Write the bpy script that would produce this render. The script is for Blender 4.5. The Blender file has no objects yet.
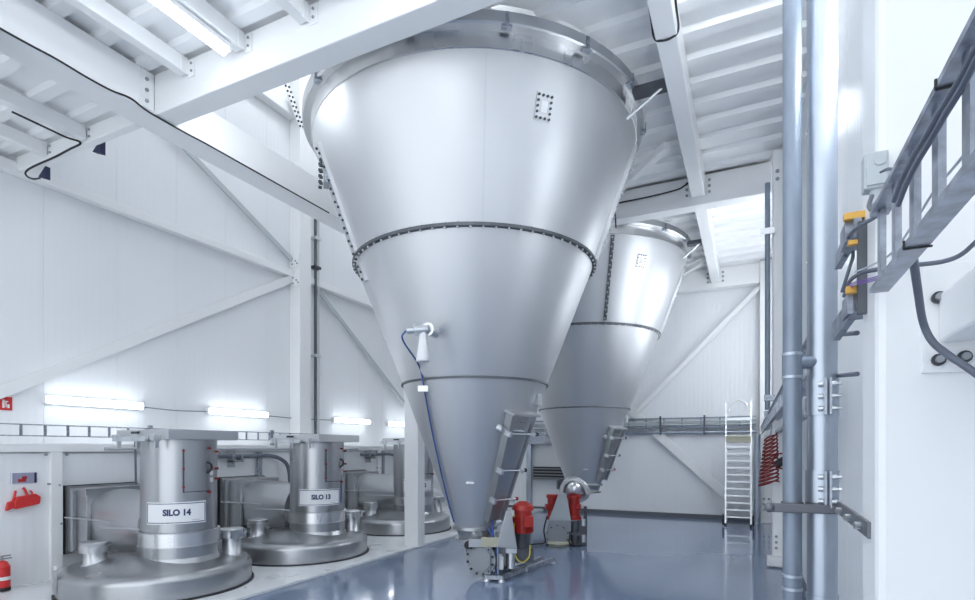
import bpy, math, random
from mathutils import Vector, Matrix
random.seed(7)
sin, cos, pi = math.sin, math.cos, math.pi

# ------------------------------------------------------------------ camera, world, exposure
H = 1.65                      # eye height
FPX = 550.0                   # focal length in pixels of the 975 px wide frame
YAW = math.atan2(749 - 487.5, FPX)
SA, CA = sin(YAW), cos(YAW)
scene = bpy.context.scene
cam = bpy.data.cameras.new('camera'); camo = bpy.data.objects.new('camera', cam)
scene.collection.objects.link(camo); scene.camera = camo
camo.location = (0, 0, H); camo.rotation_euler = (pi / 2, 0, YAW)
cam.sensor_width = 36; cam.lens = FPX / 975 * 36; cam.shift_y = (449 - 300) / 975
cam.clip_start = 0.05
world = bpy.data.worlds.new('world'); scene.world = world; world.use_nodes = True
bg = world.node_tree.nodes['Background']
bg.inputs[0].default_value = (0.87, 0.93, 1.0, 1); bg.inputs[1].default_value = 1.0
vs = scene.view_settings
vs.view_transform = 'Standard'; vs.look = 'None'; vs.gamma = 1; vs.use_curve_mapping = False
vs.exposure = 1.05
LAMP = 5.5                    # emission of the batten lamps on the left wall and purlin
LAMP2 = 13.0                  # emission of the added unseen lamps on right wall, cross beams and high roof

# ------------------------------------------------------------------ helpers
def ray(px, py):
    u = (px - 487.5) / FPX
    return (u * CA - SA, u * SA + CA, (449 - py) / FPX)      # world direction per unit depth
def W(px, py, X=None, Y=None, Z=None, d=None):
    rx, ry, rz = ray(px, py)
    if X is not None: d = X / rx
    elif Y is not None: d = Y / ry
    elif Z is not None: d = (Z - H) / rz
    return Vector((rx * d, ry * d, H + rz * d))

class MB:
    def __init__(s): s.v = []; s.f = []; s.sm = []
    def add(s, vs_, fs, smooth=False):
        b = len(s.v); s.v += [tuple(p) for p in vs_]
        for f in fs: s.f.append([b + i for i in f]); s.sm.append(smooth)
        return s
    def box(s, x0, x1, y0, y1, z0, z1):
        return s.add([(x0,y0,z0),(x1,y0,z0),(x1,y1,z0),(x0,y1,z0),(x0,y0,z1),(x1,y0,z1),(x1,y1,z1),(x0,y1,z1)],
                     [(0,3,2,1),(4,5,6,7),(0,1,5,4),(1,2,6,5),(2,3,7,6),(3,0,4,7)])
    def obox(s, c, ax, ay, az):           # centre, three half-axis vectors
        c, ax, ay, az = map(Vector, (c, ax, ay, az))
        if ax.cross(ay).dot(az) < 0: ax = -ax
        p = [c+i*ax+j*ay+k*az for k in (-1,1) for i, j in ((-1,-1),(1,-1),(1,1),(-1,1))]
        return s.add(p, [(0,3,2,1),(4,5,6,7),(0,1,5,4),(1,2,6,5),(2,3,7,6),(3,0,4,7)])
    def bar(s, p0, p1, w, h, up=(0,0,1)):  # rectangular bar from p0 to p1
        p0, p1, up = Vector(p0), Vector(p1), Vector(up)
        t = (p1 - p0); L = t.length; t.normalize()
        if abs(t.dot(up)) > .98: up = Vector((0,1,0))
        a = t.cross(up).normalized(); b = a.cross(t).normalized()
        return s.obox((p0+p1)/2, t*L/2, a*w/2, b*h/2)
    def cyl(s, p0, p1, r0, r1=None, n=16, caps=True, smooth=True):
        p0, p1 = Vector(p0), Vector(p1); r1 = r0 if r1 is None else r1
        t = (p1-p0).normalized(); up = Vector((0,0,1)) if abs(t.z) < .9 else Vector((1,0,0))
        a = t.cross(up).normalized(); b = t.cross(a)
        ring = lambda p, r: [p + r*(a*cos(2*pi*i/n) + b*sin(2*pi*i/n)) for i in range(n)]
        s.add(ring(p0, r0)+ring(p1, r1), [(i, (i+1)%n, n+(i+1)%n, n+i) for i in range(n)], smooth)
        if caps:
            s.add(ring(p0, r0), [tuple(reversed(range(n)))]); s.add(ring(p1, r1), [tuple(range(n))])
        return s
    def lathe(s, prof, c=(0,0,0), n=48, smooth=True, a0=0, a1=2*pi, split=True):
        full = abs(a1-a0-2*pi) < 1e-6; m = n if full else n+1
        def ringp(r, z): return [(c[0]+r*cos(a0+(a1-a0)*i/n), c[1]+r*sin(a0+(a1-a0)*i/n), c[2]+z) for i in range(m)]
        for k in range(len(prof)-1):
            (r0,z0),(r1,z1) = prof[k], prof[k+1]
            if split:
                s.add(ringp(r0,z0)+ringp(r1,z1), [(i, (i+1)%m, m+(i+1)%m, m+i) for i in range(n)], smooth)
        if not split:
            v = []
            for r, z in prof: v += ringp(r, z)
            s.add(v, [(k*m+i, k*m+(i+1)%m, (k+1)*m+(i+1)%m, (k+1)*m+i) for k in range(len(prof)-1) for i in range(n)], smooth)
        return s
    def tube(s, path, r, n=8, caps=True):
        P = [Vector(p) for p in path]; m = len(P); v = []; a = None
        for i in range(m):
            t = (P[min(i+1,m-1)] - P[max(i-1,0)]).normalized()
            if a is None:
                up = Vector((0,0,1)) if abs(t.z) < .9 else Vector((1,0,0)); a = t.cross(up).normalized()
            a = (a - t*a.dot(t)).normalized(); b = t.cross(a)
            v += [P[i] + r*(a*cos(2*pi*k/n)+b*sin(2*pi*k/n)) for k in range(n)]
        s.add(v, [(i*n+k, i*n+(k+1)%n, (i+1)*n+(k+1)%n, (i+1)*n+k) for i in range(m-1) for k in range(n)], True)
        if caps: s.add(v[:n], [tuple(reversed(range(n)))]); s.add(v[-n:], [tuple(range(n))])
        return s
    def prism(s, poly, ext):
        ext = Vector(ext); n = len(poly); p = [Vector(q) for q in poly]
        nrm = (p[1]-p[0]).cross(p[2]-p[0])
        if nrm.dot(ext) > 0: p.reverse()
        return s.add(p+[q+ext for q in p], [tuple(range(n)), tuple(reversed(range(n, 2*n)))] + [(i, n+i, n+(i+1)%n, (i+1)%n) for i in range(n)])
    def sphere(s, c, r, n=12, zs=1.0):
        return s.lathe([(r*sin(pi*k/n)+1e-5, -r*zs*cos(pi*k/n)) for k in range(n+1)], c, n, split=False)

def smooth_path(pts, n=8):                # Catmull-Rom
    P = [Vector(p) for p in pts]; P = [2*P[0]-P[1]] + P + [2*P[-1]-P[-2]]; out = []
    for i in range(1, len(P)-2):
        for k in range(n):
            t = k/n; a, b, c, d = P[i-1], P[i], P[i+1], P[i+2]
            out.append(.5*((2*b) + (c-a)*t + (2*a-5*b+4*c-d)*t*t + (3*b-a-3*c+d)*t**3))
    out.append(P[-2]); return out

ORG = {}
def link(o): scene.collection.objects.link(o); return o
def tag(o, label, cat, group=None):
    o['label'] = label; o['category'] = cat
    if group: o['group'] = group
    return o
def thing(name, label, cat, loc, group=None):
    o = link(bpy.data.objects.new(name, None)); o.location = loc; o.empty_display_size = .1
    ORG[o.name] = Vector(loc); return tag(o, label, cat, group)
def obj(name, mb, mat, parent=None, bevel=0, stuff=False, label=None):
    org = ORG[parent.name] if parent else Vector((0,0,0))
    me = bpy.data.meshes.new(name)
    me.from_pydata([(x-org.x, y-org.y, z-org.z) for x, y, z in mb.v], [], mb.f)
    me.polygons.foreach_set('use_smooth', mb.sm); me.update()
    me.materials.append(MAT[mat])
    o = link(bpy.data.objects.new(name, me))
    if parent: o.parent = parent
    ORG[o.name] = org
    if bevel:
        b = o.modifiers.new('bevel', 'BEVEL'); b.width = bevel; b.segments = 2; b.limit_method = 'ANGLE'
    if stuff: o['kind'] = 'stuff'
    if label: o['label'] = label
    return o
def one(name, mb, mat, label, cat, group=None, bevel=0): return tag(obj(name, mb, mat, None, bevel), label, cat, group)
def struct(name, mb, mat, bevel=0):
    o = obj(name, mb, mat, None, bevel); o['kind'] = 'structure'; return o
def copy_tree(o, parent=None, skip=()):
    c = link(o.copy()); c.parent = parent; ORG[c.name] = ORG[o.name].copy()
    for ch in [k for k in bpy.data.objects if k.parent == o]:
        if not any(ch.name.startswith(x) for x in skip): copy_tree(ch, c, skip)
    return c
def put(o_mesh, name, parent, loc, rotz=0):      # another object on shared mesh data, local position
    o = link(bpy.data.objects.new(name, o_mesh)); o.parent = parent; o.location = loc; o.rotation_euler[2] = rotz
    ORG[o.name] = ORG[parent.name] + Vector(loc); return o

# ------------------------------------------------------------------ materials
MAT = {}
def material(name, col, rough=.5, metal=0, emit=0, noise=None, bump=None, spec=.5, coat=0, ribs=None):
    m = bpy.data.materials.new(name); m.use_nodes = True; nt = m.node_tree; p = nt.nodes['Principled BSDF']
    p.inputs['Base Color'].default_value = (*col, 1); p.inputs['Roughness'].default_value = rough
    p.inputs['Metallic'].default_value = metal; p.inputs['Specular IOR Level'].default_value = spec
    p.inputs['Coat Weight'].default_value = coat
    N = nt.nodes.new; L = nt.links.new
    geo = N('ShaderNodeNewGeometry')
    if emit:
        p.inputs['Emission Color'].default_value = (*col, 1); p.inputs['Emission Strength'].default_value = emit
    if noise:                         # scale vector, colour spread, roughness spread, detail
        sc, dc, dr = noise
        mp = N('ShaderNodeMapping'); mp.inputs['Scale'].default_value = sc; L(geo.outputs['Position'], mp.inputs['Vector'])
        nz = N('ShaderNodeTexNoise'); nz.inputs['Scale'].default_value = 1; nz.inputs['Detail'].default_value = 5
        L(mp.outputs[0], nz.inputs['Vector'])
        if dc:
            mr = N('ShaderNodeMapRange'); mr.inputs['From Min'].default_value = .3; mr.inputs['From Max'].default_value = .7
            mr.inputs['To Min'].default_value = 1-dc; mr.inputs['To Max'].default_value = 1+dc; L(nz.outputs['Fac'], mr.inputs['Value'])
            vm = N('ShaderNodeVectorMath'); vm.operation = 'SCALE'; vm.inputs[0].default_value = col
            L(mr.outputs[0], vm.inputs['Scale']); L(vm.outputs[0], p.inputs['Base Color'])
        if dr:
            mr = N('ShaderNodeMapRange'); mr.inputs['From Min'].default_value = .3; mr.inputs['From Max'].default_value = .7
            mr.inputs['To Min'].default_value = max(.02, rough-dr); mr.inputs['To Max'].default_value = rough+dr
            L(nz.outputs['Fac'], mr.inputs['Value']); L(mr.outputs[0], p.inputs['Roughness'])
        if bump:
            bp = N('ShaderNodeBump'); bp.inputs['Strength'].default_value = bump; bp.inputs['Distance'].default_value = .01
            L(nz.outputs['Fac'], bp.inputs['Height']); L(bp.outputs[0], p.inputs['Normal'])
    if ribs:                          # shallow vertical profiling of sandwich panels
        sx = N('ShaderNodeSeparateXYZ'); L(geo.outputs['Position'], sx.inputs[0])
        ad = N('ShaderNodeMath'); ad.operation = 'ADD'; L(sx.outputs[0], ad.inputs[0]); L(sx.outputs[1], ad.inputs[1])
        mu = N('ShaderNodeMath'); mu.operation = 'MULTIPLY'; mu.inputs[1].default_value = 2*pi/ribs; L(ad.outputs[0], mu.inputs[0])
        si = N('ShaderNodeMath'); si.operation = 'SINE'; L(mu.outputs[0], si.inputs[0])
        bp = N('ShaderNodeBump'); bp.inputs['Strength'].default_value = .35; bp.inputs['Distance'].default_value = .002
        L(si.outputs[0], bp.inputs['Height']); L(bp.outputs[0], p.inputs['Normal'])
    MAT[name] = m; return m
material('panel_white', (.85, .868, .89), .42, ribs=.1)
material('paint_white', (.88, .89, .895), .38, noise=((.7,.7,.7), .015, .05))
material('deck_white', (.89, .90, .91), .4, noise=((.6,.6,.6), .02, .06))
material('floor_blue', (.19, .25, .37), .12, noise=((.5,.5,.5), .05, .05), coat=.3)
material('plinth_white', (.78, .8, .82), .3, noise=((.6,.6,.6), .03, .08))
material('kerb_grey', (.12, .13, .15), .5)
material('stainless', (.60, .61, .625), .45, .85, noise=((1.6,1.6,.25), .03, .04))
material('stainless_mid', (.56, .57, .585), .33, .95, noise=((2,2,.6), .03, .03))
material('stainless_dark', (.45, .46, .475), .3, .9, noise=((2,2,.6), .03, .03))
material('stainless_polished', (.76, .76, .76), .3, 1, noise=((3,3,.5), .04, .05))
material('galvanised', (.37, .40, .455), .42, .75, noise=((30,30,30), .35, .1))
material('galvanised_pipe', (.48, .53, .60), .38, .8, noise=((9,9,3), .12, .08))
material('pipe_dull', (.26, .305, .37), .5, .55, noise=((18,18,5), .14, .08))
material('aluminium', (.72, .74, .76), .35, .9)
material('steel_dark', (.12, .13, .145), .45, .6, noise=((8,8,8), .2, .08))
material('bracket_grey', (.17, .18, .20), .45, .4)
material('grey_plate', (.34, .36, .385), .5, .3)
material('bolt_dark', (.07, .075, .085), .45, .5)
material('bolt_zinc', (.62, .64, .66), .3, .9)
material('dark_red', (.25, .02, .02), .4)
material('red_paint', (.42, .022, .016), .35, noise=((9,9,9), .12, .08))
material('red_plastic', (.62, .03, .03), .4)
material('black', (.018, .02, .024), .5)
material('dark_blue', (.012, .02, .075), .5)
material('cable_grey', (.13, .15, .19), .5)
material('cable_light', (.55, .58, .62), .45)
material('cable_violet', (.20, .09, .42), .45)
material('blue_hose', (.035, .09, .30), .4)
material('yellow_hose', (.55, .47, .07), .4)
material('orange', (.80, .45, .09), .45)
material('sign_white', (.85, .86, .87), .35)
material('letter_blue', (.03, .05, .14), .5)
material('cream_plate', (.48, .47, .36), .5)
material('cloth_white', (.84, .85, .86), .8)
material('box_grey', (.52, .56, .58), .5)
material('picture_mauve', (.34, .34, .46), .4)
material('lamp_glow', (.90, .95, 1.0), .4, emit=LAMP)
material('lamp_glow_added', (.90, .95, 1.0), .4, emit=LAMP2)

# ------------------------------------------------------------------ the setting
XL, XR, YB, YF = -9.05, 0.60, 14.1, -3.0        # room
ZC = H + 4.2                                    # underside of the deck
ZT = 10.2                                       # high roof above the open bays
floor = struct('floor', MB().box(XL-.2, 1.6, YF, YB+.2, -.2, 0), 'floor_blue')
PX = -5.0                                       # edge of the white plinth
struct('floor_plinth', MB().box(-7.85, PX, YF, YB, 0, .035), 'plinth_white', bevel=.006)

def panel_wall(name, axis, at, thick, a0, a1, z0, z1, step, first, mat='panel_white'):
    """backing wall plus single panels with open joints; axis = direction the panels follow"""
    s = 1 if thick > 0 else -1
    lo, hi = sorted((at + s*.02, at + thick))
    b = MB()
    if axis == 'y': b.box(lo, hi, a0, a1, z0, z1)
    else: b.box(a0, a1, lo, hi, z0, z1)
    w = struct(name, b, mat)
    e = [a0] + [first + i*step for i in range(200) if a0 + .05 < first + i*step < a1 - .05] + [a1]
    cache = {}
    for p, q in zip(e, e[1:]):
        L = round(q - p, 4)
        if L not in cache:
            l2, h2 = sorted((0, s*.03)); m = MB(); g = .002
            if axis == 'y': m.box(l2, h2, g, L-g, 0, z1-z0)
            else: m.box(g, L-g, l2, h2, 0, z1-z0)
            me = bpy.data.meshes.new('panel'); me.from_pydata(m.v, [], m.f); me.materials.append(MAT[mat]); cache[L] = me
        put(cache[L], 'panel', w, (at, p, z0) if axis == 'y' else (p, at, z0))
    return w
panel_wall('wall_left', 'y', XL, -.15, YF, YB, 0, ZT, 1.0, .35)
panel_wall('wall_back', 'x', YB, .15, XL, 1.4, 0, ZT, 1.0, -8.7)
panel_wall('wall_right', 'y', XR, .15, YF, YB, 0, ZT, 1.0, .4)
# low service wall in front of the left wall
XS = -7.8
panel_wall('wall_service', 'y', XS, -.1, YF, YB, 0, H-.05, 1.2, 2.65)
struct('trim_1', MB().box(XS-.12, XS+.05, YF, YB, H-.04, H+.07), 'paint_white', bevel=.01)   # capping rail
struct('trim_2', MB().box(XL, XS-.1, YF, YB, H-.02, H+.05), 'paint_white')
for i, y in enumerate((3.80, 6.0, 8.2, 10.4)):
    t = struct('trim_%d' % (3+i), MB().box(XS, XS+.06, y, y+.13, .02, H-.04), 'paint_white', bevel=.006)
    for dy, z in ((-.05, H-.07), (.18, H-.07), (-.02, 1.22), (.09, 1.20), (.11, .72)):
        obj('bolt', MB().cyl((XS+.03, y+dy, z), (XS+.065, y+dy, z), .014, n=8), 'grey_plate', t)
struct('baseboard_back', MB().box(XL+.1, .55, YB-.08, YB, 0, .09), 'kerb_grey')
struct('baseboard_right', MB().box(XR-.04, XR, YF, YB-.08, 0, .08), 'kerb_grey')
struct('ceiling_high', MB().box(XL, 1.4, YF, YB, ZT, ZT+.1), 'deck_white')

# trapezoidal deck: sheets with ribs running across the hall (X), two ribs to a sheet
deck = struct('ceiling', MB().box(XL, .6, YF, 4.0, ZC+.12, ZC+.2).box(-.7, .6, 3.6, YB, ZC+.12, ZC+.2), 'deck_white')
SILO = [(-3.285, 6.52), (-3.20, 11.55)]
RIB = .42; L1A = -6.40
def prof(y):                                   # height of the deck underside over ZC
    t = (y / RIB) % 1.0
    if t < .30: return 0.0
    if t < .36: return .055*(t-.30)/.06
    if t < .94: return .055
    return .055*(1-(t-.94)/.06)
ZCL = H + 3.94                                 # lower deck of the left bay
def sheet(x0f, x1, y0, y1, ZC=ZC):
    ys = sorted(set([y0, y1] + [k*RIB+o*RIB for k in range(-10, 40) for o in (0,.30,.36,.94) if y0 < k*RIB+o*RIB < y1]
                    + ([y0+(y1-y0)*i/24 for i in range(25)] if callable(x0f) else [])))
    m = MB(); f = x0f if callable(x0f) else (lambda y: x0f)
    for a, b in zip(ys, ys[1:]):
        za, zb = ZC+prof(a+1e-6), ZC+prof(b-1e-6); xa, xb = f(a), f(b)
        m.add([(xa,a,za),(x1,a,za),(x1,b,zb),(xb,b,zb),(xa,a,za+.04),(x1,a,za+.04),(x1,b,zb+.04),(xb,b,zb+.04)],
              [(0,3,2,1),(4,5,6,7),(0,1,5,4),(1,2,6,5),(2,3,7,6),(3,0,4,7)])
    obj('roof_sheet', m, 'deck_white', deck)
def hole(y):
    for cx, cy in SILO:
        if abs(y-cy) < 2.05: return cx + math.sqrt(2.05**2-(y-cy)**2)
    return SILO[0][0]
y = -2.52
while y < 4.1:
    sheet(L1A+.02, .6, y, min(y+.84, 4.1)); sheet(XL, L1A, y, min(y+.84, 4.05), ZCL); y += .84
y = 4.1
k = math.ceil(4.1/.84)*.84
while y < YB-.01:
    sheet(hole, .6, y, min(k, YB)); y = k; k += .84

# ------------------------------------------------------------------ steel frame
ZB = H + 3.75                                   # underside of main beams
def bolt_on(parent, p, dirv, r=.018, h=.02, mat='grey_plate', n=8):
    p = Vector(p); return obj('bolt', MB().cyl(p, p+Vector(dirv)*h, r, n=n), mat, parent)
def beam(label, x0, x1, y0, y1, z0, z1, name='steel_beam', cat='beam', group='white steel frame', mat='paint_white', bev=.012):
    t = thing(name, label, cat, (x0, y0, z0), group)
    obj('beam_body', MB().box(x0, x1, y0, y1, z0, z1), mat, t, bevel=bev); return t
AY0, AY1 = 3.97, 4.22
L1a, L1b = -6.40, -6.03
b = beam('long white roof beam running from the top left corner into the distance', L1a, L1b, YF, YB-.02, ZB, ZC)
obj('splice_plate', MB().box(L1b, L1b+.012, 3.80, 3.955, ZB+.02, ZC-.02), 'paint_white', b)
for z in (.10, .22, .34): bolt_on(b, (L1b+.012, 3.875, ZB+z), (1,0,0), .02, .016)
b = beam('wide white cross beam in front of the large silo rim, meeting the long left beam', L1b+.001, .6, AY0, AY1, ZB, ZC-.001)
for x in (-5.5, -4.65, -3.8, -2.95, -2.1, -1.25):
    obj('cleat', MB().box(x+.06, x+.15, AY0-.012, AY0, ZC-.21, ZC-.03).box(x+.055, x+.067, AY0-.10, AY0, ZC-.19, ZC-.03), 'paint_white', b)
    for dz in (.07, .15): bolt_on(b, (x+.108, AY0-.012, ZC-dz), (0,-1,0), .013, .012)
b = beam('short white cross beam between left wall and long roof beam, cable wrapped round its end', -8.93, L1a-.001, AY0, AY0+.10, ZB, ZCL-.001)
for x in (-7.35, -8.2): 
    for dz in (.05, .13): bolt_on(b, (x+.09, AY0, ZCL-dz), (0,-1,0), .016, .014)
b = beam('white cross beam above the smaller rear silo with bolted right end', L1b+.001, .299, 9.02, 9.27, ZB, ZC-.001)
L2a, L2b, L2z = -.80, -.605, H + 3.87
for x in (L2a-.07, L2b+.06):
    for z in (.17, .26, .35): bolt_on(b, (x, 9.02, ZB+z), (0,-1,0), .022, .016)
b2 = beam('white cross beam high against the back wall', -8.7, .299, 13.82, 14.06, ZB, ZC-.001)
for x in (L2a-.07, L2b+.06):
    for z in (.14, .24, .34): bolt_on(b2, (x, 13.82, ZB+z), (0,-1,0), .026, .016)
beam('white lengthwise beam right of the large silo rim with cable looped under it', L2a, L2b, AY1+.001, 9.019, L2z, ZC-.001)
beam('white lengthwise beam right of the rear silo under the roof deck', L2a, L2b, 9.271, 13.819, L2z, ZC-.001)
# purlins under the deck
for x, lab in ((-5.5, 'white roof purlin beside the long left beam, without a lamp'), (-4.65, 'white roof purlin that carries the glowing tube lamp'),
               (-3.8, 'white roof purlin right of the glowing ceiling tube lamp'), (-2.95, 'white roof purlin at the top edge above the cross beam')):
    beam(lab, x-.055, x+.055, YF, AY0-.014, ZC-.17, ZC-.001, 'roof_purlin', 'purlin', 'white roof purlins', bev=.006)
for x, lab in ((-7.35, 'white purlin of the left bay with a dark cable along it'), (-8.2, 'white purlin of the left bay nearest the left wall')):
    beam(lab, x-.055, x+.055, YF, AY0-.014, ZCL-.16, ZCL-.001, 'roof_purlin', 'purlin', 'white roof purlins', bev=.006)
beam('horizontal white rail high along the left wall', XL+.002, XL+.16, YF, 8.97, H+3.72, H+3.86, 'wall_rail', 'rail')
beam('horizontal white rail high on the left wall behind the tall silo', XL+.002, XL+.16, 9.33, YB-.05, H+3.72, H+3.86, 'wall_rail', 'rail')
t = beam('upper white wall rail seen above the long left beam, with perforated end plate', XL+.002, XL+.22, 4.3, 8.97, H+7.15, H+7.38, 'wall_rail', 'rail')
p0, p1 = W(286, 84, X=XL+.3), W(302, 129, X=XL+.3)
obj('end_plate', MB().bar(p0, p1, .16, .012, up=(1,0,0)), 'paint_white', t)
bl = MB()
for i in range(9):
    q = p0.lerp(p1, (i+.5)/9)
    for s in (-.045, .045): bl.cyl(q+Vector((.006, s, s*.3)), q+Vector((.03, s, s*.3)), .022, n=6)
obj('bolt_row', bl, 'bolt_dark', t, stuff=True)

def column(label, x0, x1, y0, y1, z0, z1, bev=.012, base=True):
    t = thing('steel_column', label, 'column', (x0, y0, z0), 'white steel columns')
    obj('shaft', MB().box(x0, x1, y0, y1, z0, z1), 'paint_white', t, bevel=bev)
    if base: obj('base_plate', MB().box(x0-.05, x1+.05, y0-.05, y1+.05, z0, z0+.025), 'paint_white', t)
    return t
c = column('tall white column against the left wall beside the dark conduit', XL+.001, -8.75, 8.98, 9.32, 0, ZT-.01)
for q in (W(292, 262, Y=8.97), W(293, 281, Y=8.97)):
    obj('gusset_plate', MB().box(q.x-.02, q.x+.22, 8.95, 8.98, q.z-.12, q.z+.12), 'paint_white', c)
    for dx, dz in ((.03,.06),(.12,.0),(.17,-.06),(.03,-.06)): bolt_on(c, (q.x+dx, 8.95, q.z+dz), (0,-1,0), .02, .015)
q = W(415, 546.5, Z=0); CP = q
column('slim white post standing between the dome tanks and the large silo', q.x-.15, q.x+.12, q.y-.1, q.y+.12, 0, ZB, base=False)
c = column('white wall column behind the vertical pipes with bolted foot', .30, XR-.005, 8.72, 9.02, 0, ZC)
obj('foot_block', MB().box(.23, .42, 8.60, 8.72, .025, .15), 'paint_white', c)
for z in (.26, .34, .42): bolt_on(c, (.345, 8.72, z), (0,-1,0), .02, .012)
for z in (-.05, -.16): bolt_on(c, (.36, 8.72, ZB+.2+z), (0,-1,0), .026, .015)
c = column('white corner column at the far right end of the back wall', .22, XR-.005, 13.7, 14.05, 0, ZC)
for z in (.3, .42, .54, .9, 1.02):
    for x in (.30, .40): bolt_on(c, (x, 13.7, z), (0,-1,0), .025, .012)
column('white post at the left edge of the photo under the long beam', L1a, L1b-.01, 2.2, 2.56, 0, ZB-.001)
# the near column at the right edge
NY = 1.73
c = column('broad white column filling the right edge of the photo', .30, XR-.002, NY, 1.94, 0, ZC, bev=.02)
pl = obj('end_plate', MB().box(.393, .59, NY-.014, NY, H+.19, H+.46), 'paint_white', c, bevel=.002)
for px, py in ((938, 298), (938, 360), (964, 357)):
    q = W(px, py, Y=NY-.015); bolt_on(c, q, (0,-1,0), .015, .010, 'bolt_dark', 12); bolt_on(c, q+Vector((0,-.01,0)), (0,-1,0), .009, .012, 'grey_plate', 10)
one('rail_tube', MB().box(.425, .55, -.2, NY-.0145, H+.263, H+.385), 'paint_white', 'white square tube bolted to the near right column by an end plate', 'rail', bevel=.008)

def brace(label, p0, p1, w=.09, t=.05, mat='paint_white', up=(0,0,1)):
    return one('wall_brace', MB().bar(p0, p1, t, w, up), mat, label, 'brace', 'diagonal bracing', bevel=.004)
XBR = XL+.09
brace('long shallow white brace rising across the left wall above the wall lamps', W(-10, 396, X=XBR), W(296, 277, X=XBR), .16, .05)
brace('thin grey brace falling to the left wall column from under the long beam', W(120, 80, X=XBR), W(294, 262, X=XBR), .10, .04, 'box_grey')
brace('thin diagonal brace on the left wall behind the large silo', W(318, 290, X=XBR), W(408, 408, X=XBR), .10, .04, 'box_grey')
YBR = YB-.1
brace('white diagonal brace on the back wall below the cable ladder, left of the ladder', W(655, 432, Y=YBR), W(740, 507, Y=YBR), .20, .06)
brace('thin white brace rising on the back wall towards the corner column', W(636, 413, Y=YBR-.07), W(762, 285, Y=YBR-.07), .10, .05)
brace('short white brace on the back wall hidden by the rear silo', W(590, 372, Y=YBR), W(650, 428, Y=YBR), .20, .06)
# slanted strut between cross beam and deck right of the silo, and wedge bits
for (a, b_, lab) in (((612, 196), (667, 146), 'slanted white strut beside the large silo just before the rear cross beam'),
                     ((660, 287), (702, 262), 'slanted white strut beside the rear silo under the deck')):
    Y0 = 8.6 if a[1] < 200 else 13.2
    brace(lab, W(*a, Z=ZC-.12), W(*b_, Z=ZC-.12), .1, .1)

# cables on the frame
def cable(label, pts, r=.008, mat='black', group='loose cables', n=8, name='cable', cat='cable'):
    return one(name, MB().tube(smooth_path(pts, n), r), mat, label, cat, group)
e = .012
cable('dark cable following the lower edge of the long left beam', [(L1b+e, yy, ZB-.004 + .006*sin(yy*9)) for yy in [x*.25 for x in range(8, 15)]] +
      [(L1b+e, 3.7, ZB+.03), (L1b+e, 3.9, ZB-.008), (L1b+e, 4.35, ZB-.012)] + [(L1b+e, yy, ZB-.004) for yy in (4.6, 5.2, 5.8, 6.4, 6.8)], .010)
cable('dark cable along the left bay purlin and round the short cross beam', [W(px, py, X=-7.36) - Vector((0,0,.02)) for px, py in ((12, 110), (30, 118.5), (48, 127), (66, 135.5))] +
      [W(px, py, Y=AY0-.016) for px, py in ((78, 141), (80, 144), (70, 149), (55, 157), (40, 163.5), (29, 169), (25.5, 173), (28, 177), (34, 179))] + [W(40, 178, Y=AY0+.1)], .012)
cable('black cable hooked under the right lengthwise beam near the top edge', [(L2a-.012, 4.8, ZC-.1), (L2a-.012, 5.2, ZC-.25), (L2a-.01, 5.38, L2z+.02), (L2a+.05, 5.4, L2z-.012), (L2b-.05, 5.4, L2z-.012), (L2b+.012, 5.38, L2z+.03), (L2b+.012, 5.2, ZC-.2), (L2b+.012, 5.0, ZC-.1)], .010)
cable('black cable along the face of the rear cross beam', [W(616, 228, Y=9.0), W(615, 206, Y=9.0), W(619, 203, Y=9.0), W(648, 197, Y=9.0), W(676, 190, Y=9.0), W(684, 186, Y=9.0), W(689, 182, Y=9.0)], .012)
for q, lab in ((W(99, 149, Y=4.12), 'small dark blue triangular flag under the short cross beam'), (W(44, 174.5, Y=4.12), 'small dark blue flag at the wall end of the short cross beam')):
    m = MB().prism([q+Vector((-.14,0,.0)), q+Vector((.03,0,.11)), q+Vector((.03,0,-.06))], (0,.06,0)); one('corner_flag', m, 'dark_blue', lab, 'bracket', 'dark corner brackets')

# ------------------------------------------------------------------ batten lamps
def lamp(label, p0, p1, down, group, w=.09, glow='lamp_glow'):
    p0, p1, down = Vector(p0), Vector(p1), Vector(down).normalized()
    t = thing('tube_lamp', label, 'lamp', p0, group); ax = (p1-p0).normalized(); side = ax.cross(down)
    obj('housing', MB().bar(p0, p1, w, .05, up=down), 'sign_white', t)
    c0, c1 = p0+down*.03+ax*.02, p1+down*.03-ax*.02; n = 8; v = []
    for c in (c0, c1):
        v += [c + side*(w*.5*cos(pi*i/n)) + down*(w*.6*sin(pi*i/n)) for i in range(n+1)]
    m = MB().add(v, [(i, i+1, n+2+i, n+1+i) for i in range(n)], True).add(v, [tuple(range(n+1)), tuple(reversed(range(n+1, 2*n+2)))])
    obj('diffuser', m, glow, t)
    for c in (p0, p1): obj('end_cap', MB().bar(c-ax*.012, c+ax*.012, w*1.06, .1, up=down), 'sign_white', t)
    return t
XW = XL+.06
ZL = H+.70
for (y0, y1), lab in zip(((4.33, 5.70), (6.92, 8.28), (10.3, 11.65), (12.5, 13.8)),
      ('leftmost glowing tube lamp on the left wall', 'second glowing tube lamp on the left wall, left of the tall column', 'third glowing tube lamp on the left wall, right of the conduit', 'last glowing tube lamp on the left wall, beside the slim post')):
    lamp(lab, (XW, y0, ZL), (XW, y1, ZL), (1,0,0), 'left wall lamps', .11)
for (y0, y1), lab in zip(((5.71, 6.91), (8.29, 10.29)), ('thin dark wire between the first two wall lamps', 'thin dark wire between second and third wall lamp')):
    cable(lab, [(XW-.01, y0, ZL-.01), (XW-.01, (y0+y1)/2, ZL-.03), (XW-.01, y1, ZL-.01)], .008, 'cable_grey')
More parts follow.
